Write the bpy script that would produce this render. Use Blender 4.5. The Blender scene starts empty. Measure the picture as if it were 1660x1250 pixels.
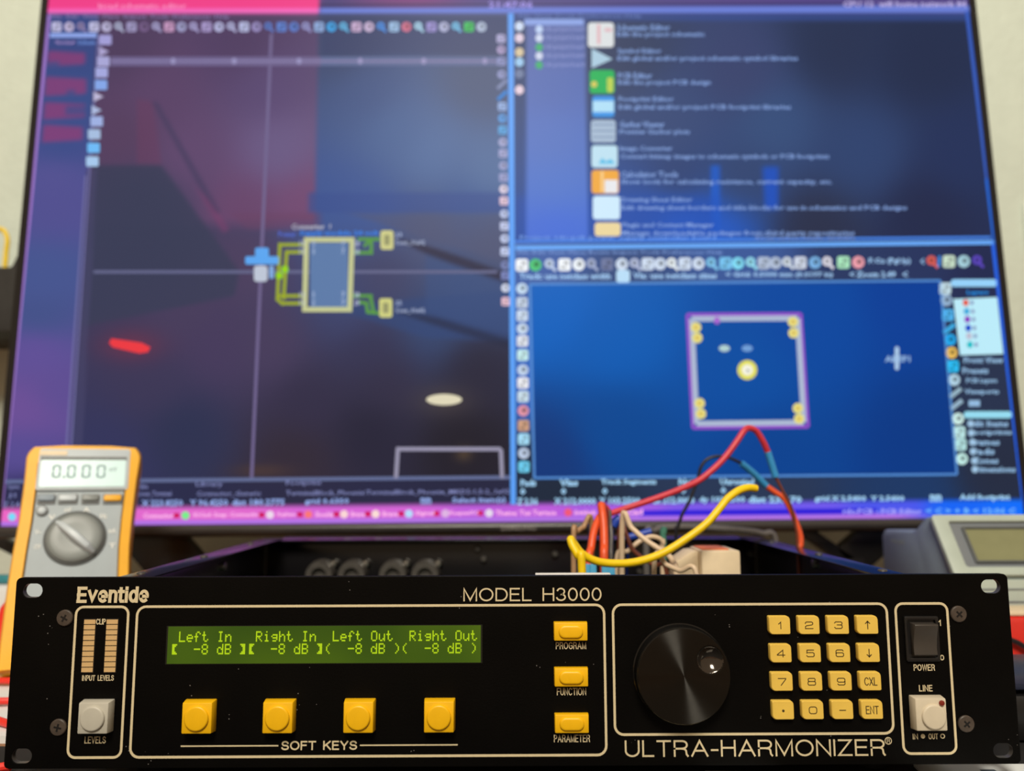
import bpy, bmesh, math, random
import numpy as np
from mathutils import Vector, Matrix, Euler

random.seed(7)
sc = bpy.context.scene
COL = sc.collection

# ------------------------------------------------------------------ camera
FPX = 1250.0
cam_d = bpy.data.cameras.new('camera')
cam = bpy.data.objects.new('camera', cam_d)
COL.objects.link(cam)
cam.location = (-0.00235981, -0.38414282, 0.14755797)
cam.rotation_euler = (1.68537346, 0.00323125, -0.00469416)
cam_d.sensor_width = 36.0
cam_d.lens = 36.0 * FPX / 1660.0
cam_d.clip_start = 0.01
cam_d.clip_end = 50
cam_d.dof.use_dof = True
cam_d.dof.focus_distance = 0.386
cam_d.dof.aperture_fstop = 5.2
sc.camera = cam

# ------------------------------------------------------------------ light
def s2l(c):
    return tuple((v / 255 / 12.92 if v / 255 <= 0.04045 else ((v / 255 + 0.055) / 1.055) ** 2.4) for v in c)

world = bpy.data.worlds.new('room_ambient')
sc.world = world
world.use_nodes = True
bg = world.node_tree.nodes['Background']
bg.inputs[0].default_value = (1.0, 0.72, 0.47, 1)
bg.inputs[1].default_value = 0.33

def area(name, loc, target, size, energy, color, sy=None):
    d = bpy.data.lights.new(name, 'AREA')
    d.energy = energy
    d.color = color
    d.size = size
    if sy:
        d.shape = 'RECTANGLE'
        d.size_y = sy
    o = bpy.data.objects.new(name, d)
    COL.objects.link(o)
    o.location = loc
    o.rotation_euler = (Vector(target) - Vector(loc)).to_track_quat('-Z', 'Y').to_euler()
    return o

# warm ceiling lamp in front of the desk
area('ceiling_lamp_light', (-0.08, -1.60, 1.75), (0.0, 0.1, 0.1), 0.7, 58.0, (1.0, 0.93, 0.80))
# added cool spot with no known lamp behind it, brightens the upper wall
def spot(name, loc, target, energy, color, angle, blend, radius):
    d = bpy.data.lights.new(name, 'SPOT')
    d.energy = energy
    d.color = color
    d.spot_size = math.radians(angle)
    d.spot_blend = blend
    d.shadow_soft_size = radius
    o = bpy.data.objects.new(name, d)
    COL.objects.link(o)
    o.location = loc
    o.rotation_euler = (Vector(target) - Vector(loc)).to_track_quat('-Z', 'Y').to_euler()
spot('added_wall_spot', (0.3, -1.9, 1.5), (0.0, 0.56, 1.15), 34.0, (0.70, 1.0, 0.98), 56, 0.7, 0.12)

sc.view_settings.view_transform = 'Standard'
sc.view_settings.look = 'None'
sc.view_settings.exposure = 0.0
sc.view_settings.gamma = 1.0
sc.view_settings.use_curve_mapping = False

# ------------------------------------------------------------------ measuring helpers (photo pixel -> point at a known distance)
CM = Euler(cam.rotation_euler, 'XYZ').to_matrix()
CL = Vector(cam.location)

def ray(px, py):
    return CM @ Vector(((px - 830) / FPX, -(py - 625) / FPX, -1.0))

def at(px, py, Y):
    d = ray(px, py)
    return CL + d * ((Y - CL.y) / d.y)

def at_z(px, py, Z):
    d = ray(px, py)
    return CL + d * ((Z - CL.z) / d.z)

# ------------------------------------------------------------------ materials
MATS = {}

def mat(name, col, rough=0.5, metal=0.0, noise=0.0, nscale=60.0, bump=0.0, bscale=300.0, spec=0.5, emit=None, estr=1.0, coat=0.0, lin=False):
    if name in MATS:
        return MATS[name]
    m = bpy.data.materials.new(name)
    m.use_nodes = True
    nt = m.node_tree
    b = nt.nodes['Principled BSDF']
    c = col if lin else s2l(col)
    b.inputs['Base Color'].default_value = (*c, 1)
    b.inputs['Roughness'].default_value = rough
    b.inputs['Metallic'].default_value = metal
    b.inputs['Specular IOR Level'].default_value = spec
    b.inputs['Coat Weight'].default_value = coat
    if emit is not None:
        b.inputs['Emission Color'].default_value = (*s2l(emit), 1)
        b.inputs['Emission Strength'].default_value = estr
    if noise > 0 or bump > 0:
        tc = nt.nodes.new('ShaderNodeTexCoord')
    if noise > 0:
        n = nt.nodes.new('ShaderNodeTexNoise')
        n.inputs['Scale'].default_value = nscale
        n.inputs['Detail'].default_value = 5
        nt.links.new(tc.outputs['Object'], n.inputs['Vector'])
        r = nt.nodes.new('ShaderNodeValToRGB')
        r.color_ramp.elements[0].position = 0.3
        r.color_ramp.elements[1].position = 0.7
        r.color_ramp.elements[0].color = (*[max(0, v * (1 - noise)) for v in c], 1)
        r.color_ramp.elements[1].color = (*[min(1, v * (1 + noise)) for v in c], 1)
        nt.links.new(n.outputs['Fac'], r.inputs['Fac'])
        nt.links.new(r.outputs['Color'], b.inputs['Base Color'])
    if bump > 0:
        n2 = nt.nodes.new('ShaderNodeTexNoise')
        n2.inputs['Scale'].default_value = bscale
        n2.inputs['Detail'].default_value = 4
        nt.links.new(tc.outputs['Object'], n2.inputs['Vector'])
        bp = nt.nodes.new('ShaderNodeBump')
        bp.inputs['Strength'].default_value = bump
        bp.inputs['Distance'].default_value = 0.002
        nt.links.new(n2.outputs['Fac'], bp.inputs['Height'])
        nt.links.new(bp.outputs['Normal'], b.inputs['Normal'])
    MATS[name] = m
    return m

mat('wall_paint', (208, 216, 202), 0.85, noise=0.03, nscale=40, bump=0.55, bscale=130)
mat('desk_wood', (140, 94, 56), 0.5, noise=0.3, nscale=14, bump=0.15, bscale=90)
mat('panel_black', (6, 5, 4), 0.46, noise=0.3, nscale=25, bump=0.06, bscale=900, spec=0.09)
mat('panel_edge', (40, 38, 36), 0.35, noise=0.2)
mat('chassis_black', (18, 17, 19), 0.22, noise=0.15, nscale=30, spec=0.55, bump=0.03, bscale=400)
mat('print_cream', (212, 196, 158), 0.6, noise=0.04, nscale=400)
mat('meter_tan', (206, 170, 116), 0.55, noise=0.06, nscale=300)
mat('key_yellow', (240, 184, 8), 0.42, noise=0.04, nscale=120, bump=0.02, bscale=1500)
mat('key_pale_yellow', (230, 192, 84), 0.45, noise=0.05, nscale=120, bump=0.02, bscale=1500)
mat('key_grey', (186, 182, 168), 0.45, noise=0.04, nscale=120, bump=0.02, bscale=1500)
mat('key_beige', (208, 196, 172), 0.45, noise=0.04, nscale=120, bump=0.02, bscale=1500)
mat('legend_brown', (62, 48, 14), 0.6, noise=0.05)
mat('screw_dark', (72, 62, 54), 0.42, noise=0.2, nscale=400)
mat('black_plastic', (22, 21, 21), 0.35, noise=0.1)
mat('rocker_grey', (64, 59, 54), 0.38, noise=0.06)
mat('red_lamp', (120, 34, 22), 0.2, coat=0.5, noise=0.05)
mat('lcd_bezel', (20, 22, 12), 0.4, noise=0.1)
mat('bright_metal', (190, 186, 178), 0.28, metal=1.0, noise=0.08, nscale=200)
mat('grey_metal', (84, 80, 76), 0.4, metal=0.3, noise=0.12, nscale=200)
mat('cream_plastic', (226, 206, 172), 0.5, noise=0.06, nscale=90)
mat('orange_print', (222, 120, 70), 0.55, noise=0.06)
mat('pcb_green', (24, 60, 38), 0.4, noise=0.2, nscale=80)
mat('terminal_blue', (70, 160, 205), 0.4, noise=0.06)
mat('white_card', (226, 224, 220), 0.6, noise=0.03)
WIRE = dict(yellow=(244, 206, 10), red=(218, 58, 58), orange=(226, 84, 36), blue=(56, 150, 212), dkblue=(30, 66, 170),
            black=(26, 26, 30), grey=(104, 100, 98), cream=(214, 190, 160), brown=(120, 60, 40), tan=(176, 138, 100),
            green=(70, 130, 110), teal=(50, 130, 140), leadred=(228, 48, 36), mag=(206, 52, 70))
for k, v in WIRE.items():
    mat('wire_' + k, v, 0.42, noise=0.06, nscale=200)
mat('holster_yellow', (244, 178, 20), 0.5, noise=0.05, nscale=60, bump=0.03, bscale=600)
mat('dmm_grey', (150, 162, 168), 0.45, noise=0.04, nscale=70)
mat('dmm_light', (192, 202, 208), 0.4, noise=0.03)
mat('dmm_dark', (84, 88, 88), 0.45, noise=0.05)
mat('dmm_knob', (128, 134, 132), 0.4, noise=0.05)
mat('dmm_lcd', (180, 214, 214), 0.3, noise=0.03, emit=(120, 160, 165), estr=0.1)
mat('dmm_digit', (98, 128, 136), 0.5, noise=0.03)
mat('white_print', (232, 234, 230), 0.6, noise=0.03)
mat('instrument_blue_grey', (136, 150, 162), 0.5, noise=0.04, nscale=60)
mat('instrument_pale', (176, 188, 178), 0.5, noise=0.04, nscale=60)
mat('instrument_dark', (116, 122, 128), 0.45, noise=0.04)
mat('olive_lcd', (132, 134, 100), 0.25, noise=0.05)
mat('monitor_black', (24, 22, 22), 0.3, noise=0.1)
mat('monitor_chin', (58, 54, 52), 0.32, noise=0.06)
mat('logo_grey', (128, 122, 118), 0.4, noise=0.05)
mat('paper_white', (222, 226, 226), 0.8, noise=0.03, nscale=30)
mat('paper_print', (96, 108, 120), 0.8, noise=0.05)
mat('red_box', (218, 46, 34), 0.45, noise=0.06)
mat('navy_plastic', (34, 38, 62), 0.4, noise=0.1)
mat('plate_white', (228, 232, 228), 0.4, noise=0.02)
mat('mat_black', (20, 19, 19), 0.8, noise=0.2, nscale=60)
mat('speaker_black', (44, 42, 40), 0.6, noise=0.15, nscale=80)

def emissive_attr(name, strength=1.0, rough=0.35):
    m = bpy.data.materials.new(name)
    m.use_nodes = True
    nt = m.node_tree
    b = nt.nodes['Principled BSDF']
    b.inputs['Base Color'].default_value = (0.004, 0.004, 0.005, 1)
    b.inputs['Roughness'].default_value = rough
    b.inputs['Specular IOR Level'].default_value = 0.06
    a = nt.nodes.new('ShaderNodeAttribute')
    a.attribute_name = 'Col'
    nt.links.new(a.outputs['Color'], b.inputs['Emission Color'])
    b.inputs['Emission Strength'].default_value = strength
    MATS[name] = m
    return m

emissive_attr('screen_picture')

def dust(m, dens=0.65, scale=420.0, col=(0.16, 0.15, 0.14, 1)):
    # sparse pale specks of dust lying on the paint
    nt = m.node_tree
    b = nt.nodes['Principled BSDF']
    src = b.inputs['Base Color'].links[0].from_socket
    tc = nt.nodes.new('ShaderNodeTexCoord')
    v = nt.nodes.new('ShaderNodeTexVoronoi')
    v.inputs['Scale'].default_value = scale
    nt.links.new(tc.outputs['Object'], v.inputs['Vector'])
    n = nt.nodes.new('ShaderNodeTexNoise')
    n.inputs['Scale'].default_value = 55
    n.inputs['Detail'].default_value = 2
    nt.links.new(tc.outputs['Object'], n.inputs['Vector'])
    a = nt.nodes.new('ShaderNodeMath'); a.operation = 'LESS_THAN'
    a.inputs[1].default_value = 0.11
    nt.links.new(v.outputs['Distance'], a.inputs[0])
    g = nt.nodes.new('ShaderNodeMath'); g.operation = 'GREATER_THAN'
    g.inputs[1].default_value = dens
    nt.links.new(n.outputs['Fac'], g.inputs[0])
    mu = nt.nodes.new('ShaderNodeMath'); mu.operation = 'MULTIPLY'
    nt.links.new(a.outputs[0], mu.inputs[0]); nt.links.new(g.outputs[0], mu.inputs[1])
    mx = nt.nodes.new('ShaderNodeMix'); mx.data_type = 'RGBA'
    nt.links.new(mu.outputs[0], mx.inputs[0])
    nt.links.new(src, mx.inputs[6])
    mx.inputs[7].default_value = col
    nt.links.new(mx.outputs[2], b.inputs['Base Color'])

dust(MATS['panel_black'])

def lcd_mat():
    m = bpy.data.materials.new('lcd_backlight')
    m.use_nodes = True
    nt = m.node_tree
    b = nt.nodes['Principled BSDF']
    b.inputs['Base Color'].default_value = (0.01, 0.02, 0.004, 1)
    b.inputs['Roughness'].default_value = 0.2
    b.inputs['Specular IOR Level'].default_value = 0.4
    tc = nt.nodes.new('ShaderNodeTexCoord')
    n = nt.nodes.new('ShaderNodeTexNoise')
    n.inputs['Scale'].default_value = 18
    n.inputs['Detail'].default_value = 1
    nt.links.new(tc.outputs['Object'], n.inputs['Vector'])
    r = nt.nodes.new('ShaderNodeValToRGB')
    r.color_ramp.elements[0].position = 0.35
    r.color_ramp.elements[1].position = 0.7
    r.color_ramp.elements[0].color = (*s2l((36, 62, 4)), 1)
    r.color_ramp.elements[1].color = (*s2l((68, 92, 6)), 1)
    nt.links.new(n.outputs['Fac'], r.inputs['Fac'])
    nt.links.new(r.outputs['Color'], b.inputs['Emission Color'])
    b.inputs['Emission Strength'].default_value = 1.0
    MATS['lcd_backlight'] = m

lcd_mat()
mat('lcd_glyph', (30, 40, 4), 0.3, emit=(180, 212, 22), estr=0.95, noise=0.02)

def dial_mat():
    m = bpy.data.materials.new('dial_turned_black')
    m.use_nodes = True
    nt = m.node_tree
    b = nt.nodes['Principled BSDF']
    b.inputs['Base Color'].default_value = (0.048, 0.046, 0.042, 1)
    b.inputs['Metallic'].default_value = 1.0
    b.inputs['Roughness'].default_value = 0.30
    b.inputs['Anisotropic'].default_value = 1.0
    b.inputs['Anisotropic Rotation'].default_value = 0.25
    t = nt.nodes.new('ShaderNodeTangent')
    t.direction_type = 'RADIAL'
    t.axis = 'Y'
    nt.links.new(t.outputs[0], b.inputs['Tangent'])
    n = nt.nodes.new('ShaderNodeTexNoise')
    n.inputs['Scale'].default_value = 300
    tc = nt.nodes.new('ShaderNodeTexCoord')
    nt.links.new(tc.outputs['Object'], n.inputs['Vector'])
    mr = nt.nodes.new('ShaderNodeMapRange')
    mr.inputs['To Min'].default_value = 0.29
    mr.inputs['To Max'].default_value = 0.33
    nt.links.new(n.outputs['Fac'], mr.inputs['Value'])
    nt.links.new(mr.outputs[0], b.inputs['Roughness'])
    MATS['dial_turned_black'] = m

dial_mat()
mat('dial_gloss', (92, 86, 80), 0.12, metal=0.9, noise=0.1)
mat('dial_rim', (52, 50, 48), 0.16, metal=0.8, noise=0.1)

# ------------------------------------------------------------------ object helpers
def put(o, parent=None, label=None, cat=None, group=None, kind=None):
    COL.objects.link(o)
    if parent is not None:
        o.parent = parent
    if label:
        o['label'] = label
    if cat:
        o['category'] = cat
    if group:
        o['group'] = group
    if kind:
        o['kind'] = kind
    return o

def empty(name, loc=(0, 0, 0), rot=(0, 0, 0), **k):
    o = bpy.data.objects.new(name, None)
    o.empty_display_size = 0.02
    o.location = loc
    o.rotation_euler = rot
    return put(o, **k)

class MB:
    def __init__(s):
        s.v = []; s.f = []; s.m = []; s.c = []
    def add(s, vs, fs, mi=0, col=None):
        o = len(s.v)
        s.v += [tuple(v) for v in vs]
        s.f += [tuple(i + o for i in f) for f in fs]
        s.m += [mi] * len(fs)
        s.c += [col] * len(fs)
        return s
    def box(s, x0, x1, y0, y1, z0, z1, mi=0):
        vs = [(x0, y0, z0), (x1, y0, z0), (x1, y1, z0), (x0, y1, z0), (x0, y0, z1), (x1, y0, z1), (x1, y1, z1), (x0, y1, z1)]
        return s.add(vs, [(0, 3, 2, 1), (4, 5, 6, 7), (0, 1, 5, 4), (1, 2, 6, 5), (2, 3, 7, 6), (3, 0, 4, 7)], mi)
    def frustum(s, a, b, y0, y1, mi=0):
        # rect a=(x0,x1,z0,z1) at y0 (front), rect b at y1 (back)
        vs = [(a[0], y0, a[2]), (a[1], y0, a[2]), (a[1], y0, a[3]), (a[0], y0, a[3]), (b[0], y1, b[2]), (b[1], y1, b[2]), (b[1], y1, b[3]), (b[0], y1, b[3])]
        return s.add(vs, [(0, 1, 2, 3), (7, 6, 5, 4), (0, 4, 5, 1), (1, 5, 6, 2), (2, 6, 7, 3), (3, 7, 4, 0)], mi)
    def prism(s, poly, y0, y1, mi=0):
        # poly in (x,z), counter-clockwise seen from the front (-Y)
        n = len(poly)
        vs = [(x, y0, z) for x, z in poly] + [(x, y1, z) for x, z in poly]
        fs = [tuple(range(n)), tuple(range(2 * n - 1, n - 1, -1))]
        fs += [(i, i + n, (i + 1) % n + n, (i + 1) % n) for i in range(n)]
        return s.add(vs, fs, mi)
    def loft(s, rings, cap=True, mi=0):
        n = len(rings[0])
        vs = [p for r in rings for p in r]
        fs = []
        for k in range(len(rings) - 1):
            for i in range(n):
                j = (i + 1) % n
                fs.append((k * n + i, k * n + j, (k + 1) * n + j, (k + 1) * n + i))
        if cap:
            fs.append(tuple(range(n - 1, -1, -1)))
            fs.append(tuple(range((len(rings) - 1) * n, len(rings) * n)))
        return s.add(vs, fs, mi)
    def lathe(s, prof, cx=0, cz=0, n=48, mi=0, sx=1, sz=1):
        # prof: list of (radius, y), axis along Y
        rings = [[(cx + sx * r * math.cos(2 * math.pi * i / n), y, cz + sz * r * math.sin(2 * math.pi * i / n)) for i in range(n)] for r, y in prof]
        return s.loft(rings, True, mi)
    def lathe_z(s, prof, cx=0, cy=0, n=24, mi=0):
        rings = [[(cx + r * math.cos(2 * math.pi * i / n), cy + r * math.sin(2 * math.pi * i / n), z) for i in range(n)] for r, z in prof]
        return s.loft(rings, True, mi)
    def tube(s, pts, r, n=10, mi=0, sm=8):
        pts = [Vector(p) for p in pts]
        if sm > 1 and len(pts) > 2:
            pts = catmull(pts, sm)
        rad = r if callable(r) else (lambda t: r)
        rings = []
        up = None
        for i, p in enumerate(pts):
            t = (pts[min(i + 1, len(pts) - 1)] - pts[max(i - 1, 0)]).normalized()
            if up is None:
                up = Vector((0, 0, 1)) if abs(t.z) < 0.9 else Vector((0, 1, 0))
            a = (up - t * up.dot(t)).normalized()
            up = a
            b = t.cross(a)
            rr = rad(i / (len(pts) - 1))
            rings.append([tuple(p + a * rr * math.cos(2 * math.pi * k / n) + b * rr * math.sin(2 * math.pi * k / n)) for k in range(n)])
        return s.loft(rings, True, mi)
    def mesh(s, name, mats, bevel=0, smooth=True, angle=35, seg=2):
        me = bpy.data.meshes.new(name)
        me.from_pydata(s.v, [], s.f)
        for m in (mats if isinstance(mats, (list, tuple)) else [mats]):
            me.materials.append(MATS[m])
        me.polygons.foreach_set('material_index', s.m)
        if any(c is not None for c in s.c):
            at_ = me.color_attributes.new('Col', 'FLOAT_COLOR', 'CORNER')
            arr = np.empty((len(me.loops), 4), dtype=np.float32)
            k = 0
            for f, c in zip(s.f, s.c):
                arr[k:k + len(f)] = (*c, 1)
                k += len(f)
            at_.data.foreach_set('color', arr.ravel())
        bm = bmesh.new()
        bm.from_mesh(me)
        if not any(c is not None for c in s.c):
            bmesh.ops.recalc_face_normals(bm, faces=bm.faces)
        if bevel:
            es = [e for e in bm.edges if len(e.link_faces) == 2 and e.calc_face_angle(0) > math.radians(30)]
            bmesh.ops.bevel(bm, geom=es, offset=bevel, segments=seg, profile=0.5, affect='EDGES', clamp_overlap=True)
        bm.to_mesh(me)
        bm.free()
        if smooth:
            me.shade_smooth()
            me.set_sharp_from_angle(angle=math.radians(angle))
        return me
    def build(s, name, mats, parent=None, bevel=0, smooth=True, angle=35, loc=None, seg=2, **k):
        o = bpy.data.objects.new(name, s.mesh(name, mats, bevel, smooth, angle, seg))
        if loc is not None:
            o.location = loc
        return put(o, parent, **k)

def catmull(p, n):
    q = [p[0] * 2 - p[1]] + p + [p[-1] * 2 - p[-2]]
    out = []
    for i in range(1, len(q) - 2):
        for k in range(n):
            t = k / n
            a, b, c, d = q[i - 1], q[i], q[i + 1], q[i + 2]
            out.append(0.5 * ((2 * b) + (c - a) * t + (2 * a - 5 * b + 4 * c - d) * t * t + (3 * b - a - 3 * c + d) * t ** 3))
    out.append(p[-1])
    return out

def inst(name, me, parent, loc, rot=(0, 0, 0), **k):
    o = bpy.data.objects.new(name, me)
    o.location = loc
    o.rotation_euler = rot
    return put(o, parent, **k)

def rrect(x0, x1, z0, z1, r, n=6):
    rs = r if isinstance(r, (list, tuple)) else [r] * 4   # bl, br, tr, tl
    cs = [(x0 + rs[0], z0 + rs[0], 180, rs[0]), (x1 - rs[1], z0 + rs[1], 270, rs[1]), (x1 - rs[2], z1 - rs[2], 0, rs[2]), (x0 + rs[3], z1 - rs[3], 90, rs[3])]
    out = []
    for cx, cz, a0, rr in cs:
        for i in range(n + 1):
            a = math.radians(a0 + 90 * i / n)
            out.append((cx + rr * math.cos(a), cz + rr * math.sin(a)))
    return out

def ring_prism(outer, inner, y0, y1):
    n = len(outer)
    mb = MB()
    vs = [(x, y0, z) for x, z in outer] + [(x, y0, z) for x, z in inner] + [(x, y1, z) for x, z in outer] + [(x, y1, z) for x, z in inner]
    fs = []
    for i in range(n):
        j = (i + 1) % n
        fs += [(i, j, n + j, n + i), (i, 2 * n + i, 2 * n + j, j), (n + i, n + j, 3 * n + j, 3 * n + i), (2 * n + i, 3 * n + i, 3 * n + j, 2 * n + j)]
    mb.add(vs, fs)
    return mb

_tc = {}
def glyphs(txt, weight=0.0, res=3, shear=0.0, spacing=1.0):
    key = (txt, weight, res, shear, spacing)
    if key in _tc:
        return _tc[key]
    cu = bpy.data.curves.new('txt', 'FONT')
    cu.body = txt
    cu.offset = weight
    cu.resolution_u = res
    cu.shear = shear
    cu.space_character = spacing
    ob = bpy.data.objects.new('txt', cu)
    me = bpy.data.meshes.new_from_object(ob)
    v = np.array([(a.co.x, a.co.y) for a in me.vertices]) if len(me.vertices) else np.zeros((0, 2))
    f = [tuple(p.vertices) for p in me.polygons]
    bpy.data.objects.remove(ob)
    bpy.data.curves.remove(cu)
    bpy.data.meshes.remove(me)
    if len(v):
        lo, hi = v.min(0), v.max(0)
        v = (v - lo) / np.maximum(hi - lo, 1e-6)
    _tc[key] = (v, f)
    return v, f

def text_mb(txt, x0, x1, z0, z1, y=0.0, weight=0.0, res=4, shear=0.0, spacing=1.0, mb=None):
    v, f = glyphs(txt, weight, res, shear, spacing)
    mb = mb or MB()
    mb.add([(x0 + a * (x1 - x0), y, z0 + b * (z1 - z0)) for a, b in v], f)
    return mb

# ------------------------------------------------------------------ stroke lettering (plain sans capitals, squared digits, heavy lower case)
def arc(cx, cy, rx, ry, a0, a1, n=14):
    return [(cx + rx * math.cos(math.radians(a0 + (a1 - a0) * i / n)), cy + ry * math.sin(math.radians(a0 + (a1 - a0) * i / n))) for i in range(n + 1)]

def sq(x0, x1, y0, y1, r):
    p = rrect(x0, x1, y0, y1, r, 4)
    return p + [p[0]]

SANS = {
    'A': (.92, [[(0, 0), (.46, 1), (.92, 0)], [(.17, .34), (.75, .34)]]),
    'C': (.86, [arc(.47, .5, .47, .5, 40, 320, 24)]),
    'D': (.82, [[(0, 0), (0, 1), (.36, 1)] + arc(.36, .5, .46, .5, 90, -90, 18) + [(0, 0)]]),
    'E': (.68, [[(.68, 0), (0, 0), (0, 1), (.66, 1)], [(0, .53), (.6, .53)]]),
    'F': (.64, [[(0, 0), (0, 1), (.64, 1)], [(0, .53), (.56, .53)]]),
    'G': (.92, [arc(.48, .5, .48, .5, 42, 330, 24)[:-1] + [(.9, .16), (.92, .48), (.54, .48)]]),
    'H': (.78, [[(0, 0), (0, 1)], [(.78, 0), (.78, 1)], [(0, .53), (.78, .53)]]),
    'I': (.0, [[(0, 0), (0, 1)]]),
    'K': (.78, [[(0, 0), (0, 1)], [(.74, 1), (0, .36)], [(.28, .6), (.78, 0)]]),
    'L': (.6, [[(0, 1), (0, 0), (.6, 0)]]),
    'M': (.94, [[(0, 0), (0, 1), (.47, .04), (.94, 1), (.94, 0)]]),
    'N': (.78, [[(0, 0), (0, 1), (.78, 0), (.78, 1)]]),
    'O': (.98, [arc(.49, .5, .49, .5, 0, 360, 32)]),
    'P': (.7, [[(0, 0), (0, 1), (.44, 1)] + arc(.44, .74, .26, .26, 90, -90, 12) + [(0, .48)]]),
    'R': (.78, [[(0, 0), (0, 1), (.44, 1)] + arc(.46, .745, .28, .255, 90, -90, 12) + [(0, .49)], [(.4, .49), (.6, .46), (.68, .36), (.71, .1), (.78, 0)]]),
    'S': (.76, [arc(.38, .745, .34, .255, 15, 255, 16) + arc(.38, .255, .38, .255, 80, -165, 16)]),
    'T': (.76, [[(0, 1), (.76, 1)], [(.38, 0), (.38, 1)]]),
    'U': (.78, [[(0, 1), (0, .36)] + arc(.39, .36, .39, .36, 180, 360, 16) + [(.78, 1)]]),
    'V': (.84, [[(0, 1), (.42, 0), (.84, 1)]]),
    'W': (1.2, [[(0, 1), (.3, 0), (.6, 1), (.9, 0), (1.2, 1)]]),
    'X': (.8, [[(0, 0), (.8, 1)], [(0, 1), (.8, 0)]]),
    'Y': (.82, [[(0, 1), (.41, .42), (.82, 1)], [(.41, .42), (.41, 0)]]),
    'Z': (.76, [[(.02, 1), (.74, 1), (0, 0), (.76, 0)]]),
    '0': (.64, [arc(.32, .5, .32, .5, 0, 360, 28)]),
    '3': (.62, [arc(.3, .75, .27, .25, 160, -80, 14) + arc(.3, .26, .32, .26, 80, -165, 16)]),
    '1': (.3, [[(0, .74), (.3, 1), (.3, 0)]]),
    '-': (.34, [[(0, .38), (.34, .38)]]), ' ': (.42, []),
}
SQD = {
    '0': (1, [sq(0, 1, 0, 1, .3)]),
    '1': (.34, [[(0, .72), (.34, 1), (.34, 0)]]),
    '2': (1, [[(0, .78), (0, .86), (.14, 1), (.86, 1), (1, .86), (1, .68), (.86, .55), (.14, .42), (0, .3), (0, 0), (1, 0)]]),
    '3': (1, [[(0, .84), (.14, 1), (.86, 1), (1, .86), (1, .68), (.86, .54), (.34, .54)], [(.86, .54), (1, .4), (1, .14), (.86, 0), (.14, 0), (0, .16)]]),
    '4': (1, [[(.76, 0), (.76, 1), (0, .34), (0, .26), (1, .26)]]),
    '5': (1, [[(.94, 1), (.06, 1), (.03, .56), (.16, .62), (.84, .62), (1, .48), (1, .14), (.86, 0), (.14, 0), (0, .16)]]),
    '6': (1, [[(.96, .86), (.84, 1), (.14, 1), (0, .86), (0, .14), (.14, 0), (.86, 0), (1, .14), (1, .44), (.86, .58), (.14, .58), (0, .46)]]),
    '7': (1, [[(0, 1), (1, 1), (.98, .88), (.36, 0)]]),
    '8': (1, [sq(.04, .96, .54, 1, .16), sq(0, 1, 0, .54, .18)]),
    '9': (1, [[(.04, .14), (.16, 0), (.86, 0), (1, .14), (1, .86), (.86, 1), (.14, 1), (0, .86), (0, .56), (.14, .42), (.86, .42), (1, .54)]]),
}
HEAVY = {   # heavy logo letters: x-height about 0.72
    'E': (.56, [[(.02, 0), (.02, 1)], [(0, 1), (.54, 1)], [(0, .5), (.5, .5)], [(0, 0), (.56, 0)]]),
    'v': (.52, [[(0, .76), (.26, .1), (.52, .76)]]),
    'e': (.54, [[(.08, .37), (.54, .37)] + arc(.28, .38, .27, .38, 10, 305, 18)]),
    'n': (.46, [[(0, 0), (0, .76)], [(0, .5)] + arc(.24, .5, .22, .26, 150, 0, 10) + [(.46, 0)]]),
    't': (.24, [[(.08, .95), (.08, .12), (.14, 0), (.26, 0)], [(-.04, .74), (.26, .74)]]),
    'i': (.02, [[(.01, 0), (.01, .68)], [(.01, .96), (.01, 1.0)]]),
    'd': (.5, [[(.5, 1), (.5, 0)], arc(.25, .38, .25, .38, 0, 360, 20)]),
}

def ribbon(mb, pl, hw, y):
    closed = len(pl) > 3 and math.hypot(pl[0][0] - pl[-1][0], pl[0][1] - pl[-1][1]) < 1e-5
    p = [Vector(q) for q in pl]
    p = [q for i, q in enumerate(p) if i == 0 or (q - p[i - 1]).length > 1e-6]
    if closed:
        p = p[:-1]
    n = len(p)
    if n < 2:
        return
    if not closed:
        p[0] = p[0] - (p[1] - p[0]).normalized() * hw
        p[-1] = p[-1] + (p[-1] - p[-2]).normalized() * hw
    L, Rr = [], []
    for i in range(n):
        a = (p[i] - p[i - 1]).normalized() if (closed or i > 0) else None
        b = (p[(i + 1) % n] - p[i]).normalized() if (closed or i < n - 1) else None
        if a is None: a = b
        if b is None: b = a
        na, nb = Vector((-a.y, a.x)), Vector((-b.y, b.x))
        m = na + nb
        if m.length < 0.25:
            m = na
        m.normalize()
        s = hw / max(0.45, m.dot(na))
        L.append(p[i] + m * s); Rr.append(p[i] - m * s)
    vs = [(q.x, y, q.y) for q in L] + [(q.x, y, q.y) for q in Rr]
    fs = [(i, (i + 1) % n, n + (i + 1) % n, n + i) for i in range(n if closed else n - 1)]
    mb.add(vs, fs)

def stroke_mb(txt, x0, x1, z0, z1, sw, y=0.0, font=None, gap=0.30, mb=None, slant=0.0):
    font = font or SANS
    mb = mb or MB()
    hw = sw / 2
    tot = sum(font[c][0] for c in txt) + gap * (len(txt) - 1)
    sx = (x1 - x0 - sw) / max(tot, 1e-6)
    sz = (z1 - z0 - sw)
    x = 0.0
    k = 0
    for c in txt:
        for pl in font[c][1]:
            ribbon(mb, [(x0 + hw + (x + a) * sx + slant * b * sz, z0 + hw + b * sz) for a, b in pl], hw, y - 0.012 * (k % 6))
            k += 1
        x += font[c][0] + gap
    return mb

# ================================================================== SETTING
WALL_Y = 0.56
MB().box(-2.2, 2.2, WALL_Y, WALL_Y + 0.1, -0.75, 2.4).build('wall_back', 'wall_paint', kind='structure', label='off-white rough painted wall behind the monitor')
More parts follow.
